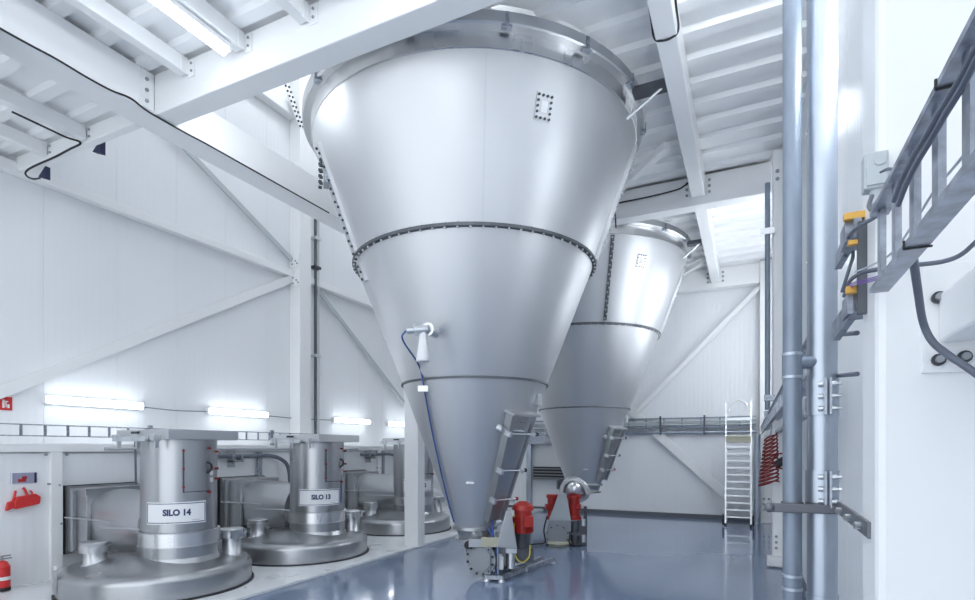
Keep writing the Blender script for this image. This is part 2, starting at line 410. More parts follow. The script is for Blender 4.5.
lamp('glowing tube lamp under the roof purlin at the top of the photo', (-4.69, 2.45, ZC-.21), (-4.69, 3.82, ZC-.21), (0,0,-1), 'ceiling lamps', .11)
for (y0, y1), lab in zip(((4.95, 5.45), (9.15, 10.5), (2.0, 2.65), (11.4, 13.0)), ('tube lamp on the right wall hidden behind the bright vertical pipe', 'tube lamp on the right wall hidden behind the slim vertical pipe', 'tube lamp on the right wall hidden behind the near column', 'tube lamp at the far end of the right wall hidden behind the wall column')):  # unseen lamps added to brighten the right strip and rear
    lamp(lab, (XR-.06, y0, H+1.6), (XR-.06, y1, H+1.6), (-1,0,0), 'added right wall lamps', .11, 'lamp_glow_added')
    lamp(lab.replace('tube lamp', 'upper tube lamp'), (XR-.06, y0, H+2.7), (XR-.06, y1, H+2.7), (-1,0,0), 'added right wall lamps', .11, 'lamp_glow_added')  # second unseen row, added to lift the deck above
for x0, x1, y, lab in ((-5.8, -4.5, AY1, 'added tube lamp on the rear face of the wide cross beam, left end'), (-.5, .5, AY1, 'added tube lamp on the rear face of the wide cross beam, right end'),
                       (-5.8, -4.4, 9.27, 'added tube lamp on the rear face of the second cross beam, left end'), (-.55, .25, 9.27, 'added tube lamp on the rear face of the second cross beam, right end')):
    lamp(lab, (x0, y+.03, H+3.98), (x1, y+.03, H+3.98), (0,1,0), 'added lamps on the cross beams', .11, 'lamp_glow_added')  # added out of sight behind the beams to light the rear bays
for x, y in ((-4.65, -.8), (-2.1, .2), (-2.1, 2.2), (-.9, -1.4)):
    lamp('added ceiling tube lamp behind the photographer under the deck', (x, y, ZC-.21), (x, y+1.4, ZC-.21), (0,0,-1), 'added ceiling lamps behind', .11, 'lamp_glow_added')  # out of frame, added to raise the overall brightness
for x in (-7.6, -4.6):
    for y in (5.2, 8.2, 11.2):
        lamp('added tube lamp under the high roof above the open bay', (x, y, ZT-.1), (x, y+1.5, ZT-.1), (0,0,-1), 'added high roof lamps', .14, 'lamp_glow_added')  # unseen, added to fill the open upper bays with light

# ------------------------------------------------------------------ the two conical silos
PROF = [(-1.01, .267), (.831, .9475), (2.347, 1.537), (3.82, 2.06)]
def cone_r(z):
    for (z0, r0), (z1, r1) in zip(PROF, PROF[1:]):
        if z <= z1: return r0 + (r1-r0)*(z-z0)/(z1-z0)
    return PROF[-1][1]
def make_silo(cx, cy, label, front, fitting, zo=-1.01):
    """front: 'weld' or 'bolted' seam on the side that faces the camera"""
    t = thing('silo_hopper', label, 'silo', (cx, cy, 0), 'conical silo hoppers')
    base = math.atan2(-6.52, 3.285)                       # world angle from axis towards the photographer (front silo)
    ang = lambda deg: base + math.radians(deg)
    def pt(z, deg, off=0):
        r = cone_r(z)+off; a = ang(deg); return Vector((cx+r*cos(a), cy+r*sin(a), H+z))
    c = (cx, cy, H)
    obj('upper_cone', MB().lathe([(cone_r(2.36), 2.36), (2.06, 3.82)], c, 96), 'stainless', t)
    obj('middle_cone', MB().lathe([(cone_r(.84), .84), (cone_r(2.335), 2.335)], c, 96), 'stainless', t)
    obj('lower_cone', MB().lathe([(cone_r(zo), zo), (cone_r(.825), .825)], c, 96), 'stainless', t)
    obj('polished_band', MB().lathe([(2.062, 3.82), (2.075, 3.825), (2.075, 3.99)], c, 96), 'stainless_polished', t)
    rim = obj('rim_flange', MB().lathe([(2.07, 3.985), (2.16, 3.985), (2.175, 4.0), (2.175, 4.10), (2.16, 4.115), (0.01, 4.118)], c, 96), 'stainless_mid', t)
    for dg in (-52, -18, 8, 31, 52, 78):                       # stiffener clips on the rim
        a = ang(dg); d = Vector((cos(a), sin(a), 0)); s = Vector((-sin(a), cos(a), 0)); p = Vector(c)+d*2.12+Vector((0,0,4.0))
        obj('rim_clip', MB().obox(p+Vector((0,0,.03))+d*.06, d*.012, s*.016, (0,0,.06)).obox(p+d*.03+Vector((0,0,-.03)), d*.03, s*.05, (0,0,.008)), 'galvanised', rim)
    # ring flanges
    def ring(z, w, h, mat, nb):
        r = cone_r(z)
        f = obj('ring_flange', MB().lathe([(r-.02, z-h), (r+w, z-h), (r+w, z+h), (r-.02, z+h)], c, 96), mat, t)
        if nb:
            m = MB()
            for i in range(nb):
                a = 2*pi*i/nb; p = Vector((cx+(r+w*.55)*cos(a), cy+(r+w*.55)*sin(a), H+z)); m.cyl(p-Vector((0,0,h+.02)), p+Vector((0,0,h+.02)), .013, n=6)
            obj('bolt_ring', m, 'bolt_zinc', f, stuff=True)
    ring(2.347, .045, .018, 'steel_dark', 72)
    ring(.832, .022, .012, 'steel_dark', 0)
    # upright seams of the upper and middle sections
    def seam(deg, z0, z1, bolts, mat, w=.032, off=.012, bm='bolt_dark'):
        m = MB(); n = 10; a = ang(deg); d = Vector((cos(a), sin(a), 0)); s = Vector((-sin(a), cos(a), 0))
        p0, p1 = pt(z0, deg), pt(z1, deg); up = (p1-p0).normalized(); nrm = s.cross(up)
        if nrm.dot(d) < 0: nrm = -nrm
        m.obox((p0+p1)/2+nrm*off/2, (p1-p0)/2, s*w, nrm*off)
        q = obj('seam_strip', m, mat, t)
        if bolts:
            b = MB(); k = int((p1-p0).length/.075)
            for i in range(k):
                e_ = p0.lerp(p1, (i+.5)/k) + s*(w*.5*(1 if i % 2 else -1))
                b.cyl(e_+nrm*off, e_+nrm*(off+.035), .015, n=6)
            obj('bolt_row', b, bm, q, stuff=True)
    if front == 'weld':
        seam(3, 2.4, 3.8, False, 'stainless_mid', .010, .003); seam(3, .87, 2.3, False, 'stainless', .006, .002)
    else: seam(3, 2.4, 3.8, True, 'steel_dark', .03, .012, 'bolt_zinc')
    seam(-67, 2.05, 3.60, True, 'stainless', .05, .03); seam(77, 2.4, 3.78, True, 'stainless', .05, .03, 'bolt_zinc'); seam(183, 2.4, 3.8, True, 'stainless')
    # bolted lug cluster high on the left
    a = ang(-69); d = Vector((cos(a), sin(a), 0)); s = Vector((-sin(a), cos(a), 0)); p = pt(3.28, -69, .03)
    lug = obj('lug_plate', MB().obox(p, d*.03, s*.09, (0,0,.13)).obox(p-s*.05+Vector((0,0,.20)), d*.03, s*.025, (0,0,.10)), 'galvanised', t)
    m = MB()
    for i in range(-2, 3):
        for j in (-1, 1): m.cyl(p+s*.055*j+Vector((0,0,.07*i))+d*.05, p+s*.055*j+Vector((0,0,.07*i))+d*.09, .018, n=6)
    obj('bolt_group', m, 'bolt_dark', lug, stuff=True)
    # square bolted blanking patch
    zc, dg = 3.43, 21; a = ang(dg); d = Vector((cos(a), sin(a), 0)); s = Vector((-sin(a), cos(a), 0))
    p0, p1 = pt(zc-.17, dg), pt(zc+.17, dg); up = (p1-p0).normalized(); nrm = s.cross(up); nrm = nrm if nrm.dot(d) > 0 else -nrm; p = (p0+p1)/2
    pa = obj('inspection_patch', MB().obox(p+nrm*.004, up*.125, s*.092, nrm*.006), 'stainless_mid', t)
    obj('sight_glass', MB().obox(p+nrm*.014, up*.05, s*.036, nrm*.006), 'sign_white', pa)
    m = MB()
    for i in range(5):
        for j in range(4):
            if i in (0, 4) or j in (0, 3):
                q = p+up*(-.10+.05*i)+s*(-.072+.048*j); m.cyl(q+nrm*.008, q+nrm*.022, .013, n=8)
    obj('bolt_group', m, 'bolt_dark', pa, stuff=True)
    # small sticker
    p = pt(-.42, -7, .004); obj('sticker', MB().obox(p, (Vector((-sin(ang(-7)), cos(ang(-7)), 0))*.05), (0,0,.012), Vector((cos(ang(-7)), sin(ang(-7)), 0))*.004), 'sign_white', t)
    # access door on the lower cone
    dg = 43; a = ang(dg); d = Vector((cos(a), sin(a), 0)); s = Vector((-sin(a), cos(a), 0))
    zt, zb = .43, zo+.11; pT, pB = pt(zt, dg), pt(zb, dg); up = (pT-pB).normalized(); nrm = s.cross(up); nrm = nrm if nrm.dot(d) > 0 else -nrm
    wT, wB, th = .21, .125, .075
    def slab(w0, w1, a0, a1, l0, l1):    # tapered slab along the door: widths bottom/top, thickness range, length range
        q0, q1 = pB.lerp(pT, l0), pB.lerp(pT, l1); v = [q + s*k*w + nrm*hh for q, w in ((q0, w0), (q1, w1)) for hh in (a0, a1) for k in (-1, 1)]
        return v, [(0,1,3,2),(4,6,7,5),(0,4,5,1),(2,3,7,6),(0,2,6,4),(1,5,7,3)]
    door = obj('access_door', MB().add(*slab(wB, wT, -.03, .045, 0, 1)), 'stainless_dark', t)
    obj('door_panel', MB().add(*slab(wB-.035, wT-.04, .045, .056, .03, .93)), 'stainless_dark', door)
    for k in (-1, 1):
        q0, q1 = pB+s*k*wB+nrm*.05, pT+s*k*wT+nrm*.05; obj('door_edge', MB().bar(q0, q1, .02, .09, up=nrm), 'stainless_dark', door)
    obj('door_hood', MB().obox(pT+nrm*.05+up*.02, s*(wT+.03), up*.012, nrm*.085), 'stainless', door)
    for l, w in ((.84, .19), (.5, .16), (.22, .145)):
        q = pB.lerp(pT, l)+nrm*.10
        cl = obj('door_clamp', MB().cyl(q-s*(w+.05), q+s*(w+.10), .011, n=8).obox(q-s*(w+.02), s*.02, up*.03, nrm*.05).obox(q+s*(w+.02), s*.015, up*.02, nrm*.05), 'aluminium', t)
        obj('clamp_knob', MB().sphere(q+s*(w+.12), .026, 8), 'red_paint' if l < .3 else 'bolt_dark', cl)
    q = pt(.24, 24, .05); obj('latch_rod', MB().cyl(q, q+s*.33+nrm*.08, .012, n=8).cyl(q-nrm*.05, q+nrm*.02, .045, .03, 12), 'aluminium', t)
    q = pt(.62, 62, .03); obj('lug_block', MB().obox(q, s*.035, d*.03, (0,0,.07)), 'aluminium', t)
    # outlet spigot
    obj('outlet_spigot', MB().lathe([(cone_r(zo)+r_, zo+z_) for r_, z_ in ((0, 0), (.03, 0), (.03, -.04), (-.02, -.05), (-.06, -.16), (0, -.16), (0, -.19), (-.26, -.19))], c, 32), 'stainless_dark', t)
    # brackets that carry the rim on the lengthwise beams
    for sx, xb in ((1, L2a),):
        xr = cx + sx*2.17
        obj('support_bracket', MB().box(min(xr-sx*.05, xb-sx*.005), max(xr-sx*.05, xb-sx*.005), cy-.35, cy-.20, H+3.93, H+4.0), 'steel_dark', t)
        obj('bracket_strut', MB().cyl((xb-sx*.05, cy-.28, H+3.95), (xr-sx*.12, cy-.28, H+3.70), .016, n=8), 'aluminium', t)
    if fitting:
        # probe fitting with hanging filter sock and its blue hose
        p = W(431, 331, d=6.03); f = thing('probe_fitting', 'white probe fitting with hanging cloth sock on the large silo', 'fitting', p)
        n_ = (p-Vector((cx, cy, p.z))).normalized(); r_ = Vector((CA, SA, 0)); dr = (-r_*.92 + n_*.35 + Vector((0,0,-.15))).normalized()
        p2 = p + n_*.09
        obj('nozzle', MB().cyl(p-n_*.12, p2, .055, .05, 16).cyl(p2-n_*.03, p2, .075, n=16), 'aluminium', f)
        obj('valve_body', MB().cyl(p2, p2+dr*.12, .045, .05, 12).cyl(p2+dr*.12, p2+dr*.15, .06, n=12).cyl(p2+dr*.15, p2+dr*.23, .035, .03, 12), 'aluminium', f)
        so = p2+dr*.05; obj('filter_sock', MB().lathe([(.035, -.02), (.04, -.08), (.055, -.2), (.075, -.33), (.07, -.345), (.01, -.345)], so, 16, split=False), 'cloth_white', f)
        e0 = p2+dr*.24
        cable('blue hose running down the left face of the large silo', [e0, e0+Vector((-.02,-.02,-.1))] +
              [pt(z, dg_, .025) for z, dg_ in ((1.0, -40), (.80, -40), (.55, -42), (.2, -45), (-.3, -50), (-.6, -54), (-.95, -60))], .010, 'blue_hose')
        q = pt(.72, -40.5, .03); obj('hose_clip', MB().obox(q, r_*.06, n_*.03, (0,0,.035)), 'aluminium', f)
    return t
make_silo(*SILO[0], 'large conical stainless steel silo hopper in the middle of the hall', 'weld', True)
make_silo(*SILO[1], 'conical stainless steel silo hopper standing behind the large one', 'bolted', False, -.74)

# ------------------------------------------------------------------ discharge valves below the silos
def ring_bolts(c, ax, R, n, r=.012, h=.02):
    ax = Vector(ax).normalized(); up = Vector((0,0,1)); a = ax.cross(up).normalized(); b = a.cross(ax); m = MB()
    for i in range(n):
        q = Vector(c)+a*R*cos(2*pi*(i+.5)/n)+b*R*sin(2*pi*(i+.5)/n); m.cyl(q, q+ax*h, r, n=6)
    return m
def valve_front(cx, cy):
    t = thing('rotary_valve', 'grey rotary discharge valve with one red motor under the large silo', 'valve', (cx, cy, 0), 'silo discharge valves')
    F = Vector((SA, -CA, 0)); Rr = Vector((CA, SA, 0)); U = Vector((0,0,1)); O = Vector((cx, cy, 0))
    P = lambda r, f, z: O + Rr*r + F*f + U*z
    ax = (F*.85 - Rr*.5).normalized(); sd = ax.cross(U)
    c0 = P(.20, .10, .25)
    vb = obj('valve_body', MB().cyl(c0-ax*.25, c0+ax*.22, .17, n=28).cyl(c0+U*.1, P(.0, 0, .46), .15, .2, 24), 'stainless_dark', t)
    ef = obj('end_flange', MB().cyl(c0+ax*.22, c0+ax*.245, .215, n=32).cyl(c0+ax*.245, c0+ax*.262, .155, n=32), 'grey_plate', t)
    obj('bolt_ring', ring_bolts(c0+ax*.245, ax, .19, 12, .016), 'bolt_dark', ef, stuff=True)
    obj('rear_flange', MB().cyl(c0-ax*.28, c0-ax*.25, .215, n=32), 'grey_plate', t)
    obj('inlet_block', MB().obox(P(.15, .17, .46), Rr*.22, F*.18, U*.05), 'stainless_dark', t)
    obj('type_plate', MB().obox(P(.20, .36, .475), Rr*.115, F*.008, U*.06), 'cream_plate', t)
    obj('side_housing', MB().obox(P(.34, .06, .34), Rr*.07, F*.16, U*.20), 'grey_plate', t, bevel=.01)
    obj('chain_guard', MB().prism([P(.28, .42, .42), P(.54, .42, .40), P(.49, .42, .72), P(.46, .42, .88), P(.40, .42, .88)], -F*.10), 'stainless_dark', t, bevel=.006)
    mo = obj('motor', MB().cyl(P(.63, .12, .56), P(.63, .12, .86), .115, n=24).cyl(P(.63, .12, .86), P(.63, .12, .92), .145, .13, 24).cyl(P(.63, .12, .92), P(.63, .12, .97), .13, .05, 24), 'red_paint', t)
    m = MB()
    for i in range(14):
        a = 2*pi*i/14; dv = Rr*cos(a)+F*sin(a); m.obox(P(.63, .12, .67)+dv*.122, dv*.014, dv.cross(U)*.006, U*.10)
    obj('cooling_fins', m, 'red_paint', mo, stuff=True)
    obj('terminal_box', MB().obox(P(.69, .24, .72), Rr*.06, F*.05, U*.07), 'red_paint', mo, bevel=.006)
    obj('gearbox', MB().cyl(P(.62, 0, .24), P(.62, 0, .56), .12, n=20).obox(P(.62, .02, .26), Rr*.15, F*.12, U*.09), 'steel_dark', t)
    obj('air_bottle', MB().cyl(P(.33, .28, .12), P(.33, .28, .28), .045, n=14).cyl(P(.33, .28, .28), P(.33, .28, .31), .03, n=12), 'sign_white', t)
    obj('regulator', MB().cyl(P(.47, .24, .12), P(.47, .24, .32), .05, n=14).obox(P(.47, .24, .35), Rr*.07, F*.05, U*.03), 'aluminium', t)
    obj('hose_blue', MB().tube(smooth_path([P(.22, .30, .74), P(.24, .32, .5), P(.20, .34, .25), P(.24, .32, .04)]), .016), 'blue_hose', t)
    obj('hose_blue', MB().tube(smooth_path([P(.17, .28, .66), P(.28, .34, .42), P(.26, .35, .2), P(.30, .30, .03)]), .012), 'blue_hose', t)
    obj('hose_yellow', MB().tube(smooth_path([P(.52, .15, .80), P(.51, .2, .55), P(.52, .24, .3), P(.60, .26, .20), P(.70, .22, .26), P(.72, .15, .40)]), .010), 'yellow_hose', t)
    fr = obj('base_frame', MB().bar(P(.16, .42, .05), P(.95, -.75, .05), .05, .05).bar(P(.34, .46, .05), P(1.12, -.68, .05), .05, .05).bar(P(.14, .42, .05), P(.36, .46, .05), .05, .05).bar(P(.5, -.05, .05), P(.7, 0, .05), .05, .05), 'galvanised', t)
    for r, f in ((.16, .42), (.34, .46), (.95, -.72), (1.1, -.66)):
        obj('foot', MB().cyl(P(r, f, 0), P(r, f, .03), .045, .03, 14), 'bolt_zinc', fr)
    obj('stand_post', MB().bar(P(.20, .40, .07), P(.20, .40, .40), .018, .018).bar(P(.30, .40, .07), P(.30, .40, .45), .018, .018), 'pipe_dull', t)
    obj('cable_gland', MB().cyl(P(-.08, .26, .43), P(-.08, .34, .43), .05, n=12), 'black', t)
    obj('handle_loop', MB().tube([P(.0, .26, .96), P(.02, .3, .86), P(.14, .30, .88), P(.2, .26, 1.0)], .012), 'aluminium', t)
valve_front(*SILO[0])
def valve_back(cx, cy):
    O = W(563, 545, Z=0); k = .01718                      # stands on the floor before the rear silo; metres per pixel there
    t = thing('rotary_valve', 'rotary discharge valve with two red actuators and pale wedge guard under the rear silo', 'valve', O, 'silo discharge valves')
    F = Vector((-O.x, -O.y, 0)).normalized(); Rr = Vector((-F.y, F.x, 0)); U = Vector((0,0,1))
    P = lambda px, f, py: O + Rr*((px-563)*k) + F*f + U*((545-py)*k)
    c0 = P(557.5, .10, 535)
    obj('valve_body', MB().cyl(c0-F*.5, c0, .19, n=28), 'stainless_dark', t)
    ef = obj('end_flange', MB().cyl(c0, c0+F*.03, .205, n=12).cyl(c0+F*.03, c0+F*.045, .15, n=28), 'grey_plate', t)
    obj('bolt_ring', ring_bolts(c0+F*.03, F, .18, 10, .013), 'bolt_dark', ef, stuff=True)
    obj('wedge_guard', MB().prism([P(549, .1, 520), P(571, .1, 520), P(566, .1, 493), P(559, .1, 493)], -F*.12), 'box_grey', t, bevel=.006)
    obj('transition_box', MB().prism([P(547, .09, 530), P(571, .09, 530), P(571, .09, 520), P(549, .09, 520)], -F*.3), 'grey_plate', t)
    for px, sg, w in ((551.5, -1, .95), (574.5, 1, 1.2)):
        mo = obj('actuator', MB().cyl(P(px, -.1, 519), P(px-sg*.6, -.1, 497), .075*w, .085*w, 20).cyl(P(px-sg*.6, -.1, 498.5), P(px-sg*.6, -.1, 495), .105*w, n=20).cyl(P(px, -.1, 520), P(px, -.1, 516.5), .10*w, n=20), 'red_paint', t)
        obj('actuator_cap', MB().cyl(P(px+sg*2, -.02, 507), P(px+sg*6, -.0, 507), .05, n=14), 'red_paint', mo)
    obj('elbow_pipe', MB().tube(smooth_path([P(562, -.2, 494), P(564, -.2, 485), P(573, -.2, 480), P(583, -.2, 485), P(588, -.2, 495)]), .06, 14), 'stainless_dark', t)
    obj('ball_housing', MB().sphere(P(574, -.1, 489), .125, 16), 'stainless_polished', t)
    obj('transfer_pipe', MB().tube(smooth_path([P(574, -.1, 489), P(574, -.7, 487), Vector((cx-.1, cy-.9, .62)), Vector((cx, cy-.1, .66)), Vector((cx, cy, .74))]), .12, 16), 'stainless_dark', t)
    obj('guard_post', MB().cyl(P(561.5, -.2, 494), P(561.5, -.2, 480), .04, n=12).cyl(P(558, -.2, 490), P(558, -.2, 481), .025, n=12), 'steel_dark', t)
    obj('pump_block', MB().cyl(P(575, .0, 544), P(575, .0, 521), .075, n=18).obox(P(581, -.05, 530), Rr*.075, F*.08, U*.18).cyl(P(585, .0, 546), P(585, .0, 506), .03, n=10).obox(P(574, .02, 533), Rr*.12, F*.05, U*.03), 'steel_dark', t)
    obj('regulator', MB().cyl(P(583, .06, 541), P(583, .06, 534), .035, n=12).cyl(P(583, .06, 525), P(583, .06, 518), .035, n=12), 'aluminium', t)
    obj('hose_black', MB().tube(smooth_path([P(547, -.05, 517), P(544, .0, 530), P(545, .05, 542), P(536, .1, 543.5), P(528, .2, 544)]), .014), 'black', t)
    obj('hose_black', MB().tube(smooth_path([P(571, .1, 531), P(569, .16, 540), P(573, .1, 544), P(580, .1, 544)]), .014), 'black', t)
    obj('base_pan', MB().lathe([(.10, 0), (.17, .0), (.21, .05), (.19, .08), (.01, .08)], P(559, .05, 545), 20), 'cream_plate', t)
    obj('base_foot', MB().obox(P(566, -.1, 542.5), Rr*.34, F*.15, U*.03), 'steel_dark', t)
valve_back(*SILO[1])

# ------------------------------------------------------------------ dome tanks silo 14, 13, 12
def text_mesh(s, height):
    cu = bpy.data.curves.new('txt', 'FONT'); cu.body = s; cu.size = 1; cu.extrude = 0; cu.resolution_u = 4; cu.offset = .05
    cu.align_x = 'CENTER'; cu.align_y = 'CENTER'
    o = link(bpy.data.objects.new('txt', cu)); bpy.context.view_layer.update()
    me = bpy.data.meshes.new_from_object(o.evaluated_get(bpy.context.evaluated_depsgraph_get()))
    vs_ = [tuple(v.co) for v in me.vertices]; fs = [tuple(p.vertices) for p in me.polygons]
    bpy.data.objects.remove(o); bpy.data.meshes.remove(me)
    k = height/.7; return [(x*k, y*k) for x, y, z in vs_], fs
THL = math.radians(-41)                                # world angle of name plate
def make_tank(cx, cy, number, label):
    t = thing('dome_tank', label, 'tank', (cx, cy, .035), 'dome tanks on the white plinth')
    z0 = .035
    prof_ = [(1.0, z0), (1.0, .235)] + [(.90+.10*cos(a), .235+.085*sin(a)) for a in [pi/2*i/8 for i in range(1, 9)]] + \
            [(.84, .325), (.76, .345), (.66, .375), (.55, .41), (.45, .44), (.30, .46), (.01, .47)]
    dome = obj('dome_base', MB().lathe(prof_, (cx, cy, 0), 80, split=False), 'stainless_dark', t)
    obj('foot_ring', MB().lathe([(1.03, z0), (1.03, z0+.015), (.98, z0+.02)], (cx, cy, 0), 64), 'black', t)
    nx, ny, r = cx+.28, cy+.04, .40; c = (nx, ny, 0)
    obj('neck_collar', MB().lathe([(r+.035, .36), (r+.012, .42), (r+.012, .545)], c, 56), 'stainless_dark', t)
    obj('neck_band', MB().lathe([(r+.02, .548), (r+.02, .70), (r+.008, .705)], c, 56), 'stainless_polished', t)
    neck = obj('neck', MB().lathe([(r, .70), (r, 1.76)], c, 56), 'stainless_dark', t)
    for z in (.545, .703): obj('neck_bead', MB().lathe([(r+.01, z-.008), (r+.032, z-.004), (r+.032, z+.006), (r+.01, z+.01)], c, 56), 'stainless_mid', t)
    lid = obj('slide_gate', MB().box(nx-.45, nx+.45, ny-.45, ny+.45, 1.757, 1.865), 'stainless', t, bevel=.004)
    obj('gate_flap', MB().box(nx-.47, nx+.12, ny-.49, ny-.452, 1.735, 1.79), 'aluminium', lid, bevel=.004)
    for x in (-.36, -.02, .30):
        obj('toggle_latch', MB().box(nx+x-.03, nx+x+.03, ny-.53, ny-.452, 1.74, 1.80).cyl((nx+x-.05, ny-.52, 1.80), (nx+x+.05, ny-.52, 1.80), .014, n=8).box(nx+x-.012, nx+x+.012, ny-.50, ny-.46, 1.66, 1.75), 'bolt_zinc', lid)
    obj('gate_handle', MB().box(nx-.16, nx-.04, ny-.47, ny-.452, 1.82, 1.845), 'black', lid)
    def on(th, z, off=0): return Vector((nx+(r+off)*cos(th), ny+(r+off)*sin(th), z))
    def patch(th0, th1, z0_, z1_, o0, o1, n=14):
        m = MB(); v = []
        for i in range(n+1):
            th = th0+(th1-th0)*i/n; v += [on(th, z0_, o0), on(th, z0_, o1), on(th, z1_, o1), on(th, z1_, o0)]
        return m.add(v, [(4*i+j, 4*i+4+j, 4*i+4+(j+1) % 4, 4*i+(j+1) % 4) for i in range(n) for j in range(4)] + [(3,2,1,0), (4*n, 4*n+1, 4*n+2, 4*n+3)])
    h = math.radians(46)
    np_ = obj('name_plate', patch(THL-h, THL+h, .81, 1.055, .0, .008), 'sign_white', t)
    fr = MB()
    for (a, b_, q0, q1) in ((THL-h+.02, THL+h-.02, .822, .83), (THL-h+.02, THL+h-.02, 1.035, 1.043), (THL-h+.02, THL-h+.04, .83, 1.035), (THL+h-.04, THL+h-.02, .83, 1.035)):
        p = patch(a, b_, q0, q1, .008, .0095); fr.add(p.v, p.f)
    obj('plate_border', fr, 'letter_blue', np_)
    v2, f2 = text_mesh('SILO ' + str(number), .066)
    obj('lettering', MB().add([on(THL+x/r*.88+.03, .937+y_, .0105) for x, y_ in v2], f2), 'letter_blue', np_)
    obj('small_print', patch(THL+.40, THL+.60, .845, .853, .008, .0095), 'box_grey', np_)
    # round inspection door with red knobs, hinges, stickers
    d0 = math.radians(-35.3)
    door = obj('inspection_door', patch(d0+.10, d0+.86, 1.17, 1.64, .0, .008), 'stainless_dark', t)
    obj('hinge_rod', MB().tube([on(d0+.09, 1.16, .03), on(d0+.09, 1.65, .03)], .008), 'bolt_dark', door)
    obj('door_seam', patch(d0+.1, d0+.86, 1.162, 1.17, .0, .014), 'bolt_dark', door)
    for th, z in ((.09, 1.63), (.09, 1.43), (.09, 1.22), (.80, 1.15), (.80, 1.66), (1.15, 1.62), (1.15, 1.42), (1.15, 1.3)):
        obj('red_knob', MB().sphere(on(d0+th, z, .03), .015, 8).cyl(on(d0+th, z, 0), on(d0+th, z, .03), .012, n=8), 'dark_red', door)
    obj('door_handle', MB().tube(smooth_path([on(d0+.74, 1.50, .01), on(d0+.80, 1.47, .04), on(d0+.82, 1.42, .04), on(d0+.74, 1.37, .01)]), .014), 'black', door)
    for z in (1.265, 1.345): obj('sticker', patch(d0+.86, d0+1.02, z, z+.05, .001, .004, 4), 'sign_white', t)
    # nozzles on the dome
    def nozzle(x, y_, zb, zt_, name):
        n_ = obj(name, MB().lathe([(.17, zb-.02), (.115, zb+.03), (.11, zt_-.12)], (x, y_, 0), 28, split=False), 'stainless_mid', t)
        obj('nozzle_cap', MB().lathe([(.11, zt_-.12), (.150, zt_-.115), (.152, zt_-.05), (.14, zt_-.045), (.145, zt_-.01), (.13, zt_), (.01, zt_+.008)], (x, y_, 0), 28), 'stainless_mid', n_); return n_
    nozzle(cx-.30, cy-.57, .33, .61, 'cap_nozzle')
    n2 = nozzle(cx+.50, cy+.58, .31, .66, 'clamp_nozzle')
    for i in range(5):
        a = 2*pi*i/5-.6; p = Vector((cx+.50+.15*cos(a), cy+.58+.15*sin(a), .60)); obj('wing_bolt', MB().obox(p, (.02,0,0), (0,.02,0), (0,0,.05)), 'bolt_zinc', n2)
    a = math.radians(-108); p = Vector((cx+1.0*cos(a), cy+1.0*sin(a), .27)); s = Vector((-sin(a), cos(a), 0)); d = Vector((cos(a), sin(a), 0))
    obj('lifting_lug', MB().prism([p-s*.05+Vector((0,0,-.16)), p+s*.05+Vector((0,0,-.16)), p+s*.05+Vector((0,0,.10)), p+s*.02+Vector((0,0,.14)), p-s*.02+Vector((0,0,.14)), p-s*.05+Vector((0,0,.10))], d*.03), 'stainless', t)
    obj('tie_rod', MB().cyl((nx-r-.5, ny-.38, .72), (nx-r+.15, ny-.30, .72), .014, n=8), 'bolt_zinc', t)
    return t
TANKS = [(-6.36, 4.27, 14, 'dome tank lettered SILO 14, nearest the camera'), (-6.30, 6.50, 13, 'dome tank lettered SILO 13, in the middle'),
         (-6.40, 9.35, 12, 'dome tank lettered SILO 12, partly behind the slim post')]
DUCT = ['grey hooded duct behind the nearest dome tank', 'grey hooded duct between nearest and middle dome tank', 'grey hooded duct between middle and farthest dome tank']
for (cx, cy, nr, lab), dl in zip(TANKS, DUCT):
    make_tank(cx, cy, nr, lab)
    x0, yA, yB_ = XS+.005, cy-.29, cy+.55
    t = thing('hooded_duct', dl, 'duct', (x0, cy, .3), 'ducts between service wall and tanks')
    obj('wall_gasket', MB().box(x0, x0+.05, yA-.03, yB_+.03, .33, 1.19), 'black', t)
    obj('wall_flange', MB().box(x0+.05, x0+.10, yA-.02, yB_+.02, .34, 1.18), 'stainless_dark', t)
    obj('box_section', MB().box(x0+.10, x0+.44, yA, yB_, .36, 1.16), 'stainless_dark', t, bevel=.006)
    for xx in (x0+.20, x0+.50): obj('stiffener', MB().box(xx, xx+.05, yA-.05, yA, .38, 1.14 if xx < x0+.4 else 1.08), 'stainless_dark', t, bevel=.01)
    n = 14; m = MB(); v = []; ym, rw = (yA+yB_)/2, (yB_-yA)/2
    prof2 = [(ym-rw, .45), (ym-rw, .78)] + [(ym-rw*cos(pi*i/n), .78+.36*sin(pi*i/n)) for i in range(1, n)] + [(ym+rw, .78), (ym+rw, .45)]
    K = len(prof2)
    for xx, k in ((x0+.44, 1.0), (x0+.75, .99), (x0+1.05, .96), (x0+1.42, .92)):
        v += [(xx, ym+(yy-ym)*(.5+.5*k), .45+(zz-.45)*k) for yy, zz in prof2]
    m.add(v, [(j*K+i, j*K+i+1, (j+1)*K+i+1, (j+1)*K+i) for j in range(3) for i in range(K-1)] + [(j*K, (j+1)*K, (j+1)*K+K-1, j*K+K-1) for j in range(3)], True).add(v[3*K:], [tuple(range(K))])
    obj('curved_hood', m, 'stainless_mid', t)
    obj('hood_rail', MB().cyl((x0+.12, yA-.06, .80), (x0+1.0, yA-.06, .80), .012, n=8), 'bolt_zinc', t)

